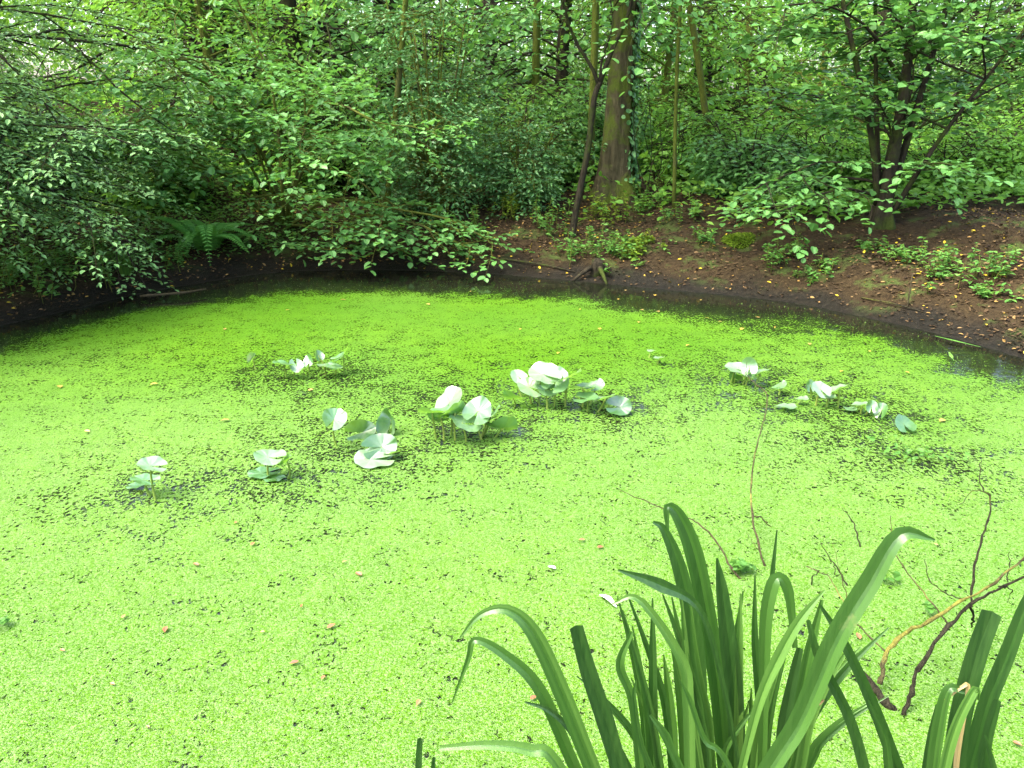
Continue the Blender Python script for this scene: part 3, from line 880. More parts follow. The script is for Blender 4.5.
for q in [(548, 232, .28, .3, 170, 'herb', "leafy plant on the bank left of the sapling's foot"),
          (585, 258, .34, .26, 240, 'herb', "broad leafy clump at the sapling's foot above the stump"),
          (620, 262, .3, .2, 200, 'herb', "low leafy clump right of the stump at the water's edge"),
          (605, 222, .3, .3, 200, 'moss_herb', "yellowish leafy plant below the thick mossy trunk"),
          (645, 212, .3, .28, 180, 'herb', "green plant just right below the thick trunk's foot"),
          (645, 250, .26, .14, 180, 'moss_herb', "bright yellow-green tuft on bare soil right of the stump"),
          (700, 246, .14, .16, 90, 'herb', "small dark plant on the bare soil, left of a bright moss patch"),
          (682, 222, .24, .2, 130, 'herb', "leafy plant high on the bank between trunk and hazel"),
          (788, 262, .24, .2, 170, 'herb', "leafy plant on the brown slope below left of the hazel"),
          (812, 276, .17, .12, 100, 'herb', "small plant lower right of the one below the hazel"),
          (905, 262, .22, .16, 140, 'herb', "plant on the brown slope just below the hazel stump"),
          (945, 282, .34, .22, 260, 'herb', "wide leafy clump low on the right bank above the water"),
          (992, 298, .14, .1, 80, 'herb', "small plant near the water at the right, past the wide clump"),
          (1015, 268, .2, .14, 120, 'herb', "plant at the right edge of the picture on the slope"),
          (868, 250, .12, .1, 60, 'herb', "tiny plant on the slope left under the hazel stump"),
          (505, 218, .22, .32, 150, 'moss_herb', "yellow-green plant at the right foot of the low holly"),
          (90, 272, .4, .3, 300, 'herb', "leafy clump on the left bank under the hornbeam"),
          (30, 285, .4, .28, 260, 'herb', "leafy clump at the far left of the bank by the mud"),
          (165, 262, .25, .2, 160, 'herb', "small leafy plant on the left bank before the fern"),
          (150, 215, .4, .4, 260, 'herb', "taller leafy plant up the slope behind the fern"),
          (465, 242, .3, .3, 180, 'herb', "leafy plant under the holly's right side")]:
    herb(*q)
# moss patch
def moss(px, py, rx, ry, label):
    B = on_ground(px, py); root = Build(); n = 1400
    rr = np.sqrt(rng.rand(n)); az = rng.rand(n) * 6.28
    xx, yy = B[0] + rr * np.cos(az) * rx, B[1] + rr * np.sin(az) * ry
    P = np.stack([xx, yy, ground_z(xx, yy) + .05 * (1 - rr ** 2) + .01], 1)
    leaves(root, P, rng.randn(n, 3) * [1, 1, .4] + UP * .2, UP + rng.randn(n, 3) * .4, .018 + .018 * rng.rand(n), T_OVAL, 0, None, rng)
    o_ = root.build("moss_patch", M['moss_herb'], None, B); tag(o_, label, "moss", "moss patches on the bank")
moss(738, 243, .2, .16, "bright yellow-green moss cushion on the bare brown slope")
moss(640, 243, .18, .12, "yellow-green moss on the ledge right of the sapling")

# ferns
def fern(px, py, L, nf, label, sc=1.0):
    B = on_ground(px, py); root = empty("fern", B); tag(root, label, "fern")
    for k in range(nf):
        az = k * 6.28 / nf + rng.rand() * .4; l = L * (.75 + .4 * rng.rand())
        d = np.array([math.sin(az), math.cos(az) * 1.0, 0])
        q = smooth_path([UP * 0, d * l * .3 + UP * l * (.22 + .2 * rng.rand()), d * l * .65 + UP * l * (.26 + .2 * rng.rand()), d * l + UP * l * (.1 + .2 * rng.rand() - (.12 if d[1] < -.3 else 0))], 34)
        b = Build(); tube(b, q, np.linspace(.006, .0015, 34), 4, 0, .3)
        tt = np.linspace(.1, 1, 34); T_ = nrm(np.gradient(q, axis=0)); s_ = nrm(np.cross(T_, UP)); N = nrm(np.cross(s_, T_))
        wd = l * .21 * np.sin(np.pi * np.clip(.12 + .88 * tt, 0, 1)) ** .7 * (1.15 - .75 * tt)
        for sg in (1, -1):
            leaves(b, q[2:], s_[2:] * sg + T_[2:] * .35 - UP * .1, N[2:] + rng.randn(32, 3) * .12, wd[2:] * .9 + .015, T_SLIM, 0, np.clip(.3 + .5 * rng.rand(32), 0, 1))
        b.build("frond", M['fern'], root)
fern(208, 252, .85, 13, "large green fern with arching fronds on the left bank above the water")
fern(262, 190, .5, 9, "smaller fern in the shade up the slope behind the large one")

# grass tuft
B = on_ground(126, 275); root_b = Build()
for k in range(70):
    az = rng.rand() * 6.28; d = np.array([math.sin(az), math.cos(az), 0]); l = .25 + .2 * rng.rand(); e = d * .1 * rng.rand()
    q = smooth_path([e, e + d * l * .25 + UP * l * .6, e + d * l * .7 + UP * l * (.4 + .3 * rng.rand())], 6)
    s_ = nrm(np.cross(d, UP)); wv = np.linspace(.006, .001, 6)[:, None]
    V = np.concatenate([q - s_ * wv, q + s_ * wv]); i = np.arange(5)
    root_b.add(V + B, np.stack([i, i + 1, i + 7, i + 6], 1), 0, rng.rand())
tag(root_b.build("grass_tuft", M['grass'], None, B), "tuft of long grass at the muddy edge of the left bank", "grass tuft")

# stump and debris on the shore
rng = np.random.RandomState(12)
B = on_ground(597, 277)
b = Build(); tube(b, [(0, .05, -.1), (0, .02, .06), (0, 0, .16), (.01, 0, .2)], [.09, .08, .07, .045], 11, 0, .5, .35, rng)
for az in (.3, 2.0, 3.4, 5.0):
    d = np.array([math.cos(az), math.sin(az), 0]); tube(b, smooth_path([d * .08 + UP * .1, d * .18 + UP * .04, d * .32 - UP * .06], 5), [.035, .03, .025, .02, .012], 6, 0, .5, .2, rng)
root = b.build("tree_stump", M['bark_dark'], None); root.location = tuple(B); tag(root, "small dark rotten stump at the water's edge below the sapling", "stump")

def stick(pts, r0, r1, mat, label, name="stick", cat="stick", sub=()):
    b = Build(); q = smooth_path(pts, max(8, 3 * len(pts))); o_ = q[0].copy()
    tube(b, q, np.linspace(r0, r1, len(q)) * (1 + .12 * rng.randn(len(q))), 6, 0, .5, .1, rng)
    for s_ in sub:
        s2 = smooth_path(s_, 6); tube(b, s2, np.linspace(r1 * 1.2, r1 * .5, 6), 5, 0, .5)
    o2 = b.build(name, M[mat], None, o_); tag(o2, label, cat)
    return o2
g = on_ground(907, 308)
stick([g - UP * .05, g + np.array([0, 0, .1]), g + np.array([.01, .02, .32])], .008, .006, 'twig_pale', "thin upright stick standing in the right bank by the water")
P0, P1, P2 = on_ground(860, 302), on_ground(905, 310), on_z(955, 326, .03)
stick([P0 + UP * .02, P1 + UP * .03, P2 + UP * .02], .009, .005, 'twig', "dead stick lying along the shoreline at the right")
P0, P1, P2 = on_z(140, 296, .05), on_z(180, 293, .06), on_z(206, 289, .06)
stick([P0, P1, P2], .016, .008, 'twig_pale', "pale stick lying on the mud of the left shore")
P0, P1, P2 = on_ground(500, 262), on_ground(545, 268), on_ground(575, 274)
stick([P0 + UP * .03, P1 + UP * .03, P2 + UP * .02], .012, .008, 'bark_dark', "dark fallen branch on the mud left of the stump")
# tangle of dead bramble against the thick trunk
B = on_ground(640, 190); q0 = B
b = Build()
for k in range(16):
    s_ = np.array([rng.randn() * .25, -.45 + rng.randn() * .1, 0]); l = .8 + .9 * rng.rand()
    e = s_ + np.array([rng.randn() * .35, rng.randn() * .15, l])
    tube(b, smooth_path([s_, (s_ + e) / 2 + rng.randn(3) * .12, e, e + np.array([rng.randn() * .3, -.1, -.15])], 9), np.linspace(.006, .003, 9), 4, 0, .5)
o_ = b.build("bramble_tangle", M['twig']); o_.location = tuple(B); tag(o_, "dry bramble stems tangled before the foot of the thick trunk", "bramble")
# ------------------------------------------------------------------ water lilies
m, t, p, out = new_mat("lily_leaf")
a = attr(t, "tint")
tc = t.nodes.new("ShaderNodeTexCoord")
nn = noise(t, 18, 4, .6, tc.outputs["Object"])
r = ramp(t, [(0, (.015, .055, .012)), (.4, (.05, .14, .03)), (.65, (.075, .16, .06)), (1, (.15, .22, .13))], a.outputs["Fac"])  # pale end puts white sky glare into the leaf colour
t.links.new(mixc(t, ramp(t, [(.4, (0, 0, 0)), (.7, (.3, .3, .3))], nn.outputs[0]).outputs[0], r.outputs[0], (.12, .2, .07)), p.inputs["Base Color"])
p.inputs["Roughness"].default_value = .3
p.inputs["Specular IOR Level"].default_value = .8
p.inputs["Coat Weight"].default_value = .8
p.inputs["Coat Roughness"].default_value = .22
p.inputs["Coat IOR"].default_value = 1.6
bump(t, nn.outputs[0], .2, .01, p)
tr = t.nodes.new("ShaderNodeBsdfTranslucent"); tr.inputs[0].default_value = (.2, .42, .03, 1)
mx = t.nodes.new("ShaderNodeMixShader"); mx.inputs[0].default_value = .28
t.links.new(p.outputs[0], mx.inputs[1]); t.links.new(tr.outputs[0], mx.inputs[2]); t.links.new(mx.outputs[0], out.inputs[0])
M['lily'] = m
M['stalk'] = leaf_mat("lily_stalk", (.08, .14, .02), (.12, .18, .03), (.16, .2, .04), (.1, .15, .02), .1, .4, .5)

def lily_leaf(center, L, az, pitch, roll, cup, tint, parent, origin, asp=.78, fold=0.0):
    """heart-shaped blade; az = direction of the tip, pitch lifts the tip, roll tilts it sideways, cup curls the rim, fold closes it along the rib"""
    L *= .79
    na, nr = 60, 6
    th = np.linspace(R(14), R(346), na)
    rr = .5 * (1 + .16 * np.cos(th)) * (1 - .10 * np.exp(-((np.minimum(th, 2 * np.pi - th)) / .35) ** 2))
    ex = -np.cos(th) * rr; ey = np.sin(th) * rr * asp          # notch towards -x side (th=0)
    rad = np.linspace(0, 1, nr + 1)
    X = np.outer(rad, ex); Y = np.outer(rad, ey)
    Z = cup * (X ** 2 + Y ** 2) * 2 + .02 * np.sin(th * 5 + tint * 9)[None] * rad[:, None] ** 2 + .25 * cup * np.sin(th * 2 + tint * 20)[None] * rad[:, None] ** 2
    Z = Z + .006 * np.cos(th * 11)[None] * rad[:, None] - .05 * np.maximum(0, rad[:, None] - .8) * (1 + np.sin(th * 7 + tint * 31))[None]
    if fold:
        c_, s_ = np.cos(fold), np.sin(fold); Z = Z + np.abs(Y) * s_; Y = Y * c_
    V = np.stack([X, Y, Z], -1) * L
    Mx = Matrix.Rotation(az, 3, 'Z') @ Matrix.Rotation(-pitch, 3, 'Y') @ Matrix.Rotation(roll, 3, 'X')
    V = V.reshape(-1, 3) @ np.array(Mx).T
    base = np.array(center) - np.array(origin)
    i = (np.arange(nr)[:, None] * na + np.arange(na - 1)[None]).ravel()
    b = Build(); b.add(V + base, np.stack([i, i + 1, i + na + 1, i + na], 1), 0, tint, True)
    b.build("leaf", M['lily'], parent)
    return base                                                  # stalk joins at the blade's middle notch point

def lily(spots, label, seed):
    """spots: (px, py, height, length, az deg, pitch deg, roll deg, cup, tint[, fold])"""
    rng = np.random.RandomState(seed)
    P0 = on_z(spots[0][0], spots[0][1], spots[0][2])
    foot = np.mean([on_z(q[0], q[1], q[2])[:2] for q in spots], axis=0)
    root = empty("water_lily", (foot[0], foot[1], 0)); tag(root, label, "water lily", "water lilies standing in the duckweed")
    org = np.array([foot[0], foot[1], 0])
    for q in spots:
        px, py, h, L, az, pi, ro, cup, ti = q[:9]; fo = q[9] if len(q) > 9 else 0
        c_ = on_z(px, py, h)
        j = lily_leaf(c_, L, R(az), R(pi), R(ro), cup, ti, root, org, fold=R(fo))
        if h > .03:
            e = np.array([j[0] * .85 + rng.randn() * .02, j[1] * .85 + .02 + rng.randn() * .02, -.04])
            b = Build(); tube(b, smooth_path([e, (e + j) / 2 + np.array([rng.randn() * .01, .01, 0]), j], 6), np.linspace(.008, .005, 6), 6, 0, rng.rand())
            b.build("stalk", M['stalk'], root)
    return root
# az: 0 = right, 90 = away from the camera, -90 = towards it
lily([(283, 364, .12, .25, 170, 10, 12, .15, .6), (297, 367, .10, .17, -60, -35, 10, .3, .8), (253, 358, .10, .13, 60, 50, 20, .5, .2, 45), (309, 360, .1, .14, 100, 60, -30, .4, .3)], "small group of pale water lily leaves farthest back on the left", 51)
lily([(343, 355, .16, .22, 20, 40, -10, .3, .65), (324, 366, .10, .22, 190, 8, 6, .15, .8), (336, 367, .08, .18, -20, -10, 0, .2, .7), (318, 355, .12, .13, 130, 60, 10, .4, .2)], "water lily with one tilted round leaf, right of the farthest left group", 52)
lily([(334, 419, .2, .24, 80, 25, 25, .25, .6, 15)], "single cupped water lily leaf on a thick stalk, left of the dark upright one", 53)
lily([(391, 420, .08, .25, 110, 70, -40, .5, .0, 35), (363, 432, .03, .26, 15, 10, 55, .4, .0, 25)], "two dark green half-folded lily leaves, one upright and one lying flat", 54)
lily([(372, 459, .03, .32, 185, 3, -14, .12, .9), (382, 447, .07, .28, 15, 10, 50, .3, .1), (393, 453, .05, .14, 20, 5, -20, .2, .9)], "large lily leaf lying flat, its white side up and dark half folded over", 55)
lily([(450, 402, .24, .34, 60, 40, -20, .2, .8), (432, 413, .2, .28, 175, 0, 20, .3, .5), (441, 418, .16, .26, 200, 15, 40, .3, .4), (478, 411, .2, .28, 60, 35, 25, .3, .7), (462, 423, .15, .28, 200, 20, -15, .2, .75), (487, 421, .12, .22, -10, 20, -10, .2, .7), (504, 428, .08, .27, 0, 10, -50, .4, .3), (490, 415, .16, .26, 20, 25, -20, .2, .7), (455, 413, .2, .26, 30, 20, -50, .3, .3)], "clump of large upright water lily leaves in the middle of the pond", 56)
lily([(518, 376, .16, .18, 130, 30, -20, .2, .8), (529, 387, .14, .26, 160, 20, -30, .2, .85), (513, 398, .08, .24, 210, 30, 25, .3, .4), (543, 374, .24, .33, 140, 15, -20, .2, .9), (556, 381, .2, .3, 60, 35, 15, .3, .7), (568, 378, .22, .33, 20, 15, -25, .2, .95), (583, 387, .16, .26, 0, 10, -10, .2, .8), (588, 399, .1, .24, -30, 10, 10, .2, .6), (606, 398, .12, .28, 10, 14, -20, .15, .9), (620, 407, .06, .24, 0, 0, 45, .3, .2), (596, 386, .14, .2, 45, 20, 0, .2, .7), (545, 390, .14, .22, 200, 10, -20, .2, .7)], "widest clump of white-shining water lily leaves right of the pond's middle", 57)
lily([(651, 351, .06, .1, 170, 0, 0, .2, .95), (660, 358, .06, .13, 20, 5, -10, .2, .9)], "pair of tiny white lily leaves alone near the far water", 58)
lily([(735, 369, .12, .24, 165, 12, -15, .2, .85), (749, 366, .16, .2, 95, 65, -20, .4, .7), (761, 372, .12, .22, 10, 12, -12, .2, .9), (735, 378, .04, .16, 200, 50, 40, .3, .0), (749, 377, .08, .14, 180, 10, 0, .2, .8)], "three-leaved water lily at the tip of the long bare twig", 59)
lily([(780, 386, .07, .17, 30, 25, -15, .2, .7), (787, 407, .03, .2, 5, 4, -4, .15, .8), (803, 399, .05, .12, 10, 10, 0, .2, .8)], "three separate small lily leaves between the twig tip and the right clump", 60)
lily([(820, 389, .14, .2, 120, 35, -10, .2, .85), (839, 389, .14, .2, 20, 20, -20, .25, .85), (829, 397, .08, .14, -30, 10, 0, .2, .8), (810, 385, .1, .12, 100, 70, 0, .3, .2)], "two white upright lily leaves on the right side of the pond", 61)
lily([(863, 405, .07, .18, 10, 5, -10, .2, .85), (849, 409, .03, .12, 180, 5, 0, .2, .7), (882, 410, .06, .15, 60, 60, -20, .4, .2), (872, 406, .08, .12, 70, 65, 0, .4, .2)], "low straggling lily with one white leaf, second from the right end", 62)
lily([(904, 424, .05, .2, 90, 30, 0, .3, .15)], "single dark green lily leaf at the right end of the row", 63)
lily([(150, 466, .2, .2, 200, 18, -15, .25, .85), (143, 480, .1, .2, 185, 12, 0, .15, .5), (136, 486, .02, .12, 0, 3, 0, .1, .3)], "small pale water lily nearest the left edge", 64)
lily([(268, 457, .14, .24, 165, 8, -10, .2, .75), (287, 461, .12, .12, 30, 40, -20, .4, .2), (262, 473, .02, .24, 200, 2, 0, .08, .3), (276, 478, .015, .16, 0, 2, 0, .08, .3)], "water lily with one flat pale leaf, front row left of centre", 65)

# ------------------------------------------------------------------ floating fallen leaves
rng = np.random.RandomState(13)
m, t, p, out = new_mat("floating_leaf"); a = attr(t, "tint")
r = ramp(t, [(0, (.13, .03, .012)), (.4, (.17, .07, .025)), (.7, (.18, .11, .04)), (1, (.22, .16, .012))], a.outputs["Fac"])
t.links.new(r.outputs[0], p.inputs["Base Color"]); p.inputs["Roughness"].default_value = .5; M['floatleaf'] = m
def fleaf(px, py, size, tint, label, name="fallen_leaf", mat='floatleaf', cat="leaf", group=None, T=T_OVAL):
    P = on_z(px, py, .012); b = Build()
    az = rng.rand() * 6.28
    leaves(b, np.zeros((1, 3)), np.array([[math.sin(az), math.cos(az), .15 * rng.rand()]]), UP[None] + rng.randn(1, 3) * .12, np.array([size]), T, 0, np.array([tint]))
    o_ = b.build(name, M[mat]); o_.location = tuple(P + np.array([0, 0, .004])); tag(o_, label, cat, group)
near_l = [(199, 566), (251, 546), (235, 524), (150, 728), (122, 619), (166, 627), (299, 662), (325, 676), (302, 605), (342, 563), (327, 629), (362, 576), (585, 540), (597, 548), (110, 684), (420, 700), (530, 700), (265, 632), (60, 650), (1012, 742), (938, 546), (860, 640)]
for q in near_l:
    fleaf(q[0], q[1], .018 + .024 * rng.rand(), .1 + .55 * rng.rand(), "orange-tan fallen leaf floating on the open duckweed of the near half", group="orange leaves on the near duckweed")
for q in [(308, 391), (150, 385), (557, 354), (545, 384), (740, 330), (722, 322), (705, 318), (660, 312), (700, 300), (655, 296), (640, 310), (618, 300), (760, 318), (775, 327), (580, 310), (470, 292), (430, 305), (520, 330), (600, 330), (690, 345), (810, 345), (870, 352), (905, 372), (945, 420), (840, 372), (90, 432), (60, 388), (225, 330), (290, 310), (340, 300), (230, 420), (640, 322), (685, 288), (727, 287), (625, 291)]:
    fleaf(q[0], q[1], .035 + .035 * rng.rand(), .75 + .25 * rng.rand(), "yellow fallen leaf floating on the far half of the pond", group="yellow leaves on the far water")
m, t, p, out = new_mat("white_petal"); p.inputs["Base Color"].default_value = (.8, .8, .76, 1); M['white'] = m
fleaf(556, 569, .04, .5, "small white petal floating in front of the reeds' tips", "petal", 'white', "petal")
b = Build(); P = on_z(608, 600, .02)
q = smooth_path([(-.03, .04, .0), (0, .0, .012), (.03, -.05, .0)], 8); s_ = np.array([.8, .6, 0]); wv = (.012 * np.sin(np.linspace(.2, 3.0, 8)))[:, None]
Vv = np.concatenate([q - s_ * wv, q, q + s_ * wv]); i = np.arange(7)
b.add(Vv, np.concatenate([np.stack([i, i + 1, i + 9, i + 8], 1), np.stack([i + 8, i + 9, i + 17, i + 16], 1)]), 0, .5, True)
o_ = b.build("feather", M['white']); o_.location = tuple(P); tag(o_, "white feather floating beside the reed blades", "feather")
# long green leaves adrift at the right shore
def ribbon(b, pts, wid, tint, mat=0, fold=.25, up=None, n=None, org=(0, 0, 0)):
    n = n or max(10, 5 * len(pts))
    q = smooth_path(pts, n); T_ = nrm(np.gradient(q, axis=0))
    view = nrm(np.array([0, 0, CAM_H]) - np.asarray(org) - q) if up is None else np.broadcast_to(np.asarray(up, float), q.shape)
    s_ = nrm(np.cross(T_, view)); N = np.cross(s_, T_)
    u = np.linspace(0, 1, n); wv = np.interp(u, np.linspace(0, 1, len(wid)), wid)[:, None] / 2
    us = [-1, -.62, -.3, 0, 0, .34, .66, 1]; m_ = len(us)
    V = np.concatenate([q + s_ * wv * u_ + N * wv * (fold * (abs(u_) * 1.6 - .6)) for u_ in us]); i = np.arange(n - 1)
    rs = np.random.RandomState(int(abs(tint) * 1000) + n + len(pts))
    for k in range(m_ - 1):
        if k == 3: continue
        b.add(np.zeros((0, 3)), np.stack([i + k * n, i + 1 + k * n, i + 1 + (k + 1) * n, i + (k + 1) * n], 1) - 0, mat, np.clip(tint + .10 * rs.randn() + (.05 if k > 3 else -.03), 0, 1), True)
    b.v.append(V); b.n += len(V)
for pts, tn, lab in [([(935, 336), (955, 341), (981, 347)], .5, "yellowish long leaf adrift by the right shore"), ([(950, 324), (966, 328), (984, 331)], .9, "pale green long leaf adrift by the right shore"), ([(949, 352), (951, 356), (954, 361)], .95, "short pale leaf standing up near the right shore")]:
    b = Build(); P = [on_z(*q_, .02 + (.03 if i_ == 1 else 0)) for i_, q_ in enumerate(pts)]
    ribbon(b, np.array(P) - P[0], [.012, .03, .006], tn, up=UP)
    o_ = b.build("drifting_leaf", M['herb']); o_.location = tuple(P[0]); tag(o_, lab, "leaf", "long leaves at the right shore")

# ------------------------------------------------------------------ fallen branches in the water, right
rng = np.random.RandomState(14)
def pz(px, py, z): return on_z(px, py, z)
def branch_thing(name, pieces, label, cat="branch", group=None):
    O = pz(*pieces[0][1][0]); O = np.array([O[0], O[1], 0])
    root = empty(name, O); tag(root, label, cat, group)
    for part, pts, r0, r1, mt in pieces:
        b = Build(); P = np.array([pz(*q_) for q_ in pts]) - O
        n = max(8, 4 * len(pts)); q = smooth_path(P, n) + rng.randn(n, 3) * .0025
        rad = .8 * np.linspace(r0, r1, n) * (1 + .10 * rng.randn(n))
        for k in range(1, len(pts) - 1): rad[min(n - 1, int(k * n / (len(pts) - 1)))] *= 1.3
        tube(b, q, rad, 8, 0, .5, .15, rng)
        b.build(part, M[mt], root)
    return root
branch_thing("fallen_branch", [
    ("stem", [(905, 718, -.03), (885, 702, .02), (868, 680, .03), (848, 655, -.02)], .02, .012, 'twig'),
    ("limb", [(880, 684, .04), (884, 662, .1), (896, 640, .16), (925, 622, .24), (960, 602, .32), (990, 585, .4), (1040, 545, .5)], .012, .004, 'twig_yellow'),
    ("limb", [(904, 716, 0), (912, 690, .08), (918, 668, .14), (945, 630, .24), (972, 604, .3), (1000, 588, .36), (1040, 570, .45)], .011, .004, 'twig'),
    ("twig", [(971, 603, .3), (974, 570, .38), (981, 540, .46), (988, 520, .5), (990, 498, .55), (982, 488, .57), (979, 470, .62), (982, 460, .64)], .006, .002, 'twig'),
    ("twig", [(990, 495, .56), (975, 490, .58), (960, 505, .57)], .003, .0015, 'twig'),
    ("twig", [(971, 604, .3), (973, 618, .2), (972, 628, .1)], .006, .003, 'twig'),
    ("twig", [(888, 655, .12), (868, 635, .14), (850, 612, .18), (838, 592, .2), (826, 575, .22), (806, 566, .22)], .004, .002, 'twig_pale'),
    ("twig", [(850, 612, .18), (845, 590, .2), (833, 545, .28)], .003, .0015, 'twig'),
    ("twig", [(948, 624, .24), (930, 600, .28), (905, 570, .32), (893, 545, .36), (889, 515, .42)], .004, .0015, 'twig_pale'),
    ("twig", [(965, 600, .32), (945, 593, .36), (930, 580, .4), (925, 560, .44)], .003, .0015, 'twig'),
    ("twig", [(1008, 583, .38), (1010, 565, .42), (1008, 552, .46)], .003, .0015, 'twig'),
    ("twig", [(985, 590, .36), (1000, 577, .4), (1024, 560, .45)], .004, .002, 'twig'),
    ("twig", [(1000, 586, .36), (1012, 590, .32), (1007, 602, .26)], .003, .0015, 'twig')],
    "forked dead branch lying in the duckweed at the right")
branch_thing("bare_twig", [
    ("stem", [(766, 572, -.02), (757, 540, .1), (752, 515, .14), (751, 480, .2), (756, 450, .26), (764, 420, .34), (767, 395, .4), (757, 385, .44), (746, 374, .48)], .006, .003, 'twig_pale'),
    ("twig", [(752, 515, .14), (762, 519, .13), (771, 527, .1)], .004, .003, 'twig'),
    ("twig", [(746, 374, .48), (738, 382, .46)], .002, .0015, 'twig_pale'),
    ("twig", [(746, 374, .48), (747, 362, .5)], .002, .0015, 'twig_pale'),
    ("twig", [(760, 552, .06), (752, 540, .1), (747, 533, .12)], .002, .001, 'twig_pale')],
    "long pale bare twig arching up from the water to the three-leaved lily", "twig")
branch_thing("bare_twig", [
    ("stem", [(745, 585, -.02), (730, 565, .05), (715, 540, .1), (700, 525, .14), (686, 517, .16), (655, 505, .2), (620, 490, .24)], .006, .002, 'twig_pale'),
    ("twig", [(660, 506, .2), (650, 509, .18), (641, 510, .16)], .002, .001, 'twig_pale')],
    "pale bare twig slanting left from behind the tallest reed blades", "twig")
branch_thing("bare_twig", [("stem", [(863, 553, -.02), (857, 535, .05), (852, 520, .1), (842, 508, .13)], .005, .002, 'twig')], "short curved brown twig standing alone in front of the fallen branch's tips", "twig")
branch_thing("bare_twig", [
    ("stem", [(850, 592, -.02), (840, 572, .05), (832, 560, .09), (820, 543, .13)], .005, .002, 'twig'),
    ("twig", [(834, 563, .08), (835, 575, .05)], .003, .002, 'twig')],
    "short forked brown twig between the reeds and the fallen branch", "twig")
branch_thing("bare_twig", [
    ("stem", [(812, 590, -.02), (812, 578, .04), (818, 571, .07), (808, 567, .1)], .004, .002, 'twig')],
    "tiny hooked brown twig just right of the middle reed tips", "twig")
# leafy sprig by the slanting twig, dark float by the branch
def sprig(px, py, rad, n, label, mt='herb'):
    P = on_z(px, py, .02); b = Build()
    leaves(b, np.stack([rng.randn(n) * rad, rng.randn(n) * rad * .6, .01 + .03 * rng.rand(n)], 1), rng.randn(n, 3) * [1, 1, .4], UP + rng.randn(n, 3) * .5, .02 + .02 * rng.rand(n), T_ROUND, 0, rng.rand(n) * .6)
    o_ = b.build("water_plant", M[mt]); o_.location = tuple(P); tag(o_, label, "water plant", kind="stuff" if n == 60 else None)
sprig(740, 570, .032, 40, "dark green sprig at the waterline below the slanting twig")
sprig(886, 580, .02, 14, "small green sprig floating between reed tip and fallen branch")
sprig(929, 612, .009, 12, "dark little leaf cluster hanging at the fork of the fallen branch")
sprig(905, 455, .12, 60, "loose mat of dark water weed at the right below the lily row")
sprig(2, 625, .02, 12, "dark leaf clot at the left edge of the duckweed")

# ------------------------------------------------------------------ reeds in the foreground
rng = np.random.RandomState(15)
m, t, p, out = new_mat("iris_blade")
a = attr(t, "tint")
tc = t.nodes.new("ShaderNodeTexCoord")
mp = t.nodes.new("ShaderNodeMapping"); mp.inputs["Scale"].default_value = (60, 60, 4); t.links.new(tc.outputs["Object"], mp.inputs[0])
nn = noise(t, 3, 4, .6, mp.outputs[0]); n5 = noise(t, 14, 4, .6, tc.outputs["Object"])
r = ramp(t, [(0, (.006, .02, .005)), (.4, (.014, .044, .007)), (.75, (.034, .09, .012)), (1, (.065, .14, .024))], a.outputs["Fac"])
c = mixc(t, ramp(t, [(.35, (0, 0, 0)), (.75, (.5, .5, .5))], nn.outputs[0]).outputs[0], r.outputs[0], (.04, .09, .018))
c = mixc(t, ramp(t, [(.70, (0, 0, 0)), (.76, (.5, .5, .5))], n5.outputs[0]).outputs[0], c, (.12, .14, .05))
t.links.new(c, p.inputs["Base Color"]); p.inputs["Roughness"].default_value = .4; p.inputs["Specular IOR Level"].default_value = .4
bump(t, nn.outputs[0], .25, .003, p)
tr = t.nodes.new("ShaderNodeBsdfTranslucent"); t.links.new(mixc(t, .5, c, (.07, .26, .02)), tr.inputs[0])
mx = t.nodes.new("ShaderNodeMixShader"); mx.inputs[0].default_value = .22
t.links.new(p.outputs[0], mx.inputs[1]); t.links.new(tr.outputs[0], mx.inputs[2]); t.links.new(mx.outputs[0], out.inputs[0])
M['iris'] = m
M['dry'] = leaf_mat("dry_blade", (.10, .07, .03), (.2, .15, .06), (.3, .24, .1), (.2, .15, .05), .2, .6, .3)

def reed_clump(name, base_px, blades, label, cat="reeds"):
    bx = at_d(base_px, 768, 1.12)[0]
    O = np.array([bx, 1.0, max(gz(bx, 1.0), -.02)]); root = empty(name, O); tag(root, label, cat)
    for bl in blades:
        pts, wd, tn, dep = bl[:4]; mt = bl[4] if len(bl) > 4 else 'iris'
        P = [at_d(q_[0], q_[1], dep + (q_[2] if len(q_) > 2 else 0)) for q_ in pts]
        p0, p1 = P[0], P[1]
        dn = p0 - p1; dn = dn / max(.02, -dn[2]) if dn[2] < 0 else np.array([0, 0, -1.0])
        dn = np.array([np.clip(dn[0], -.45, .45), 0, -1.0]); dz = p0[2] - min(O[2], 0.0) + .05
        ext = [p0 + dn * dz * f_ + np.array([rng.randn() * .004, rng.randn() * .008 * f_, 0]) for f_ in (1.0, .62, .28)]
        P = np.array(ext + P) - O
        pxm = 1.0 / (FPX / (dep * math.cos(PITCH) + .33))
        widths = [wd[0] * .6 * pxm, wd[0] * .65 * pxm, wd[0] * .7 * pxm] + [w_ * .63 * pxm for w_ in wd]
        b = Build(); ribbon(b, P, widths, tn, fold=.3, n=34, org=O)
        b.build("blade", M[mt], root)
    return root

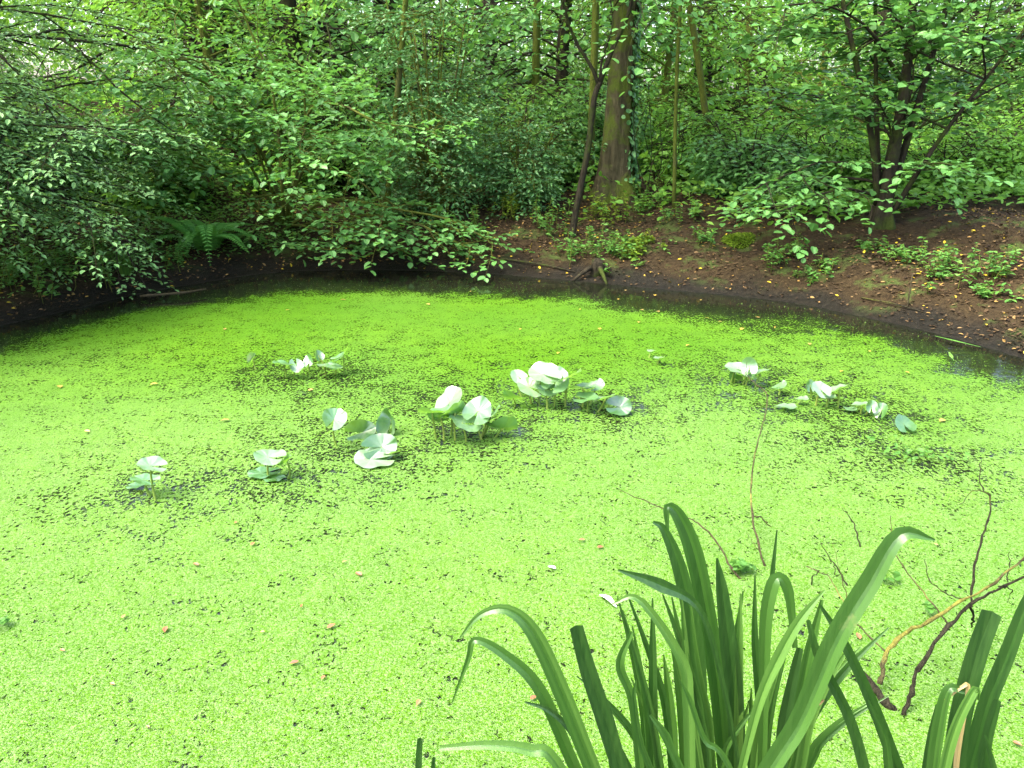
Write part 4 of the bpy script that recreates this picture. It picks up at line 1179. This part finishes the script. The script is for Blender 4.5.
rb = np.random.RandomState(77); extra = []
for k in range(34):
    x0 = 645 + 165 * rb.rand(); lean = (x0 - 715) * (.3 + .7 * rb.rand()) + rb.randn() * 18; top = 590 + 120 * rb.rand()
    q = [(x0 + lean * f_ ** 1.7, 768 - (768 - top) * f_) for f_ in (0, .35, .7, 1)]
    w0 = 7 + 11 * rb.rand()
    extra.append((q, [w0, w0, w0 * .75, 2], .35 + .6 * rb.rand(), 1.08 + .18 * rb.rand()))
reed_clump("iris_reeds", 700, extra + [
    # long left-bending ones
    ([(592, 768), (565, 700), (535, 635), (508, 610), (480, 615), (460, 638)], [26, 27, 24, 15, 9, 3], .75, 1.05),
    ([(575, 768), (540, 690), (505, 655), (475, 640), (468, 660), (452, 703)], [20, 20, 15, 10, 8, 2], .7, 1.12),
    ([(560, 768), (530, 750), (490, 745), (440, 748)], [18, 18, 14, 8], .9, 1.0),
    ([(620, 768), (605, 720), (588, 670), (576, 626)], [26, 28, 25, 20], .15, 1.0),
    ([(590, 768), (570, 730), (548, 710), (525, 702)], [12, 10, 8, 3], .1, 1.1),
    ([(640, 768), (632, 700), (620, 665), (632, 632)], [14, 13, 14, 6], .65, 1.08),
    ([(660, 768), (652, 720), (640, 670), (622, 610)], [14, 13, 10, 4], .35, 1.15),
    ([(672, 768), (664, 700), (648, 650), (626, 590)], [12, 12, 9, 2], .3, 1.2),
    ([(690, 768), (688, 700), (682, 660), (640, 600), (612, 604)], [18, 18, 16, 10, 3], .85, 1.06),
    # tall middle
    ([(705, 768), (700, 700), (695, 640), (680, 570), (664, 530), (653, 522)], [22, 24, 26, 22, 12, 4], .35, 1.18),
    ([(725, 768), (718, 690), (706, 610), (693, 550), (678, 515), (667, 508), (668, 535)], [24, 26, 28, 27, 20, 11, 3], .55, 1.22),
    ([(740, 768), (722, 680), (700, 610), (660, 585), (618, 570)], [7, 8, 9, 20, 3], .3, 1.1),
    ([(738, 768), (735, 700), (728, 640), (722, 590), (717, 558)], [26, 27, 26, 18, 3], .12, 1.15),
    ([(700, 768), (690, 700), (684, 640)], [14, 13, 6], .8, 1.1),
    ([(712, 768), (708, 720), (696, 660), (690, 600)], [14, 14, 12, 3], .85, 1.14),
    ([(765, 768), (760, 700), (755, 640), (755, 575)], [16, 15, 11, 2], .4, 1.2),
    ([(758, 768), (764, 690), (770, 600), (777, 530)], [10, 11, 10, 2], .2, 1.25),
    ([(762, 768), (764, 690), (766, 620), (775, 580), (788, 590), (795, 648)], [14, 15, 19, 19, 15, 8], .7, 1.1),
    ([(742, 768), (760, 700), (780, 655), (800, 620), (825, 590)], [12, 15, 18, 14, 3], .8, 1.02),
    # right
    ([(770, 768), (800, 720), (835, 640), (868, 585), (900, 535), (935, 540)], [30, 30, 31, 29, 22, 3], .55, .98),
    ([(775, 768), (795, 720), (810, 650), (822, 600)], [18, 20, 16, 5], .6, 1.08),
    ([(780, 768), (785, 720), (795, 670), (800, 648)], [22, 20, 14, 10], .1, 1.05),
    ([(770, 768), (780, 745), (805, 715), (824, 700)], [18, 16, 9, 3], .05, 1.0, 'dry'),
    ([(870, 790), (850, 720), (820, 660), (808, 620)], [18, 16, 14, 6], .3, 1.0),
    ([(905, 790), (875, 710), (845, 645), (820, 605)], [22, 18, 14, 4], .3, 1.05),
    ([(890, 780), (885, 740), (868, 700)], [14, 12, 4], .4, 1.02),
    ([(730, 768), (705, 740), (690, 700), (680, 680)], [9, 9, 8, 2], .6, 1.0),
    ([(680, 768), (665, 735), (650, 715)], [12, 14, 4], .5, .98),
    ([(650, 768), (640, 740), (634, 700), (636, 680)], [10, 10, 8, 2], .45, 1.02),
    ([(615, 768), (610, 740), (600, 690), (585, 680)], [18, 16, 12, 3], .4, 1.15),
    ([(630, 768), (612, 735), (600, 705)], [8, 8, 2], .15, 1.12)],
    "big clump of long green iris blades rising at the bottom of the picture")
reed_clump("iris_reeds", 955, [
    ([(950, 790), (960, 720), (975, 660), (992, 612)], [32, 30, 28, 26], .1, .98),
    ([(965, 790), (985, 710), (1005, 660), (1024, 610), (1040, 575)], [24, 24, 22, 18, 10], .3, 1.02),
    ([(930, 790), (938, 730), (948, 690), (965, 692)], [18, 18, 14, 6], .5, .95),
    ([(940, 790), (955, 730), (975, 690), (978, 700)], [16, 15, 12, 3], .8, .93),
    ([(985, 790), (985, 750), (995, 710), (998, 700)], [18, 17, 12, 9], .15, .97),
    ([(925, 790), (932, 740), (940, 705)], [16, 15, 12], .2, 1.02),
    ([(1000, 790), (992, 760), (985, 735)], [10, 8, 3], .3, .93),
    ([(955, 790), (958, 750), (968, 690), (962, 687), (945, 700)], [8, 8, 6, 5, 3], .9, .95, 'dry')],
    "smaller clump of cut iris blades in the bottom right corner")
reed_clump("iris_reeds", 424, [
    ([(418, 790), (419, 755), (420, 738)], [11, 10, 8], .1, 1.0), ([(432, 790), (433, 770), (434, 757)], [9, 8, 5], .1, 1.0)],
    "two short cut reed stubs at the bottom edge, left of the big clump")
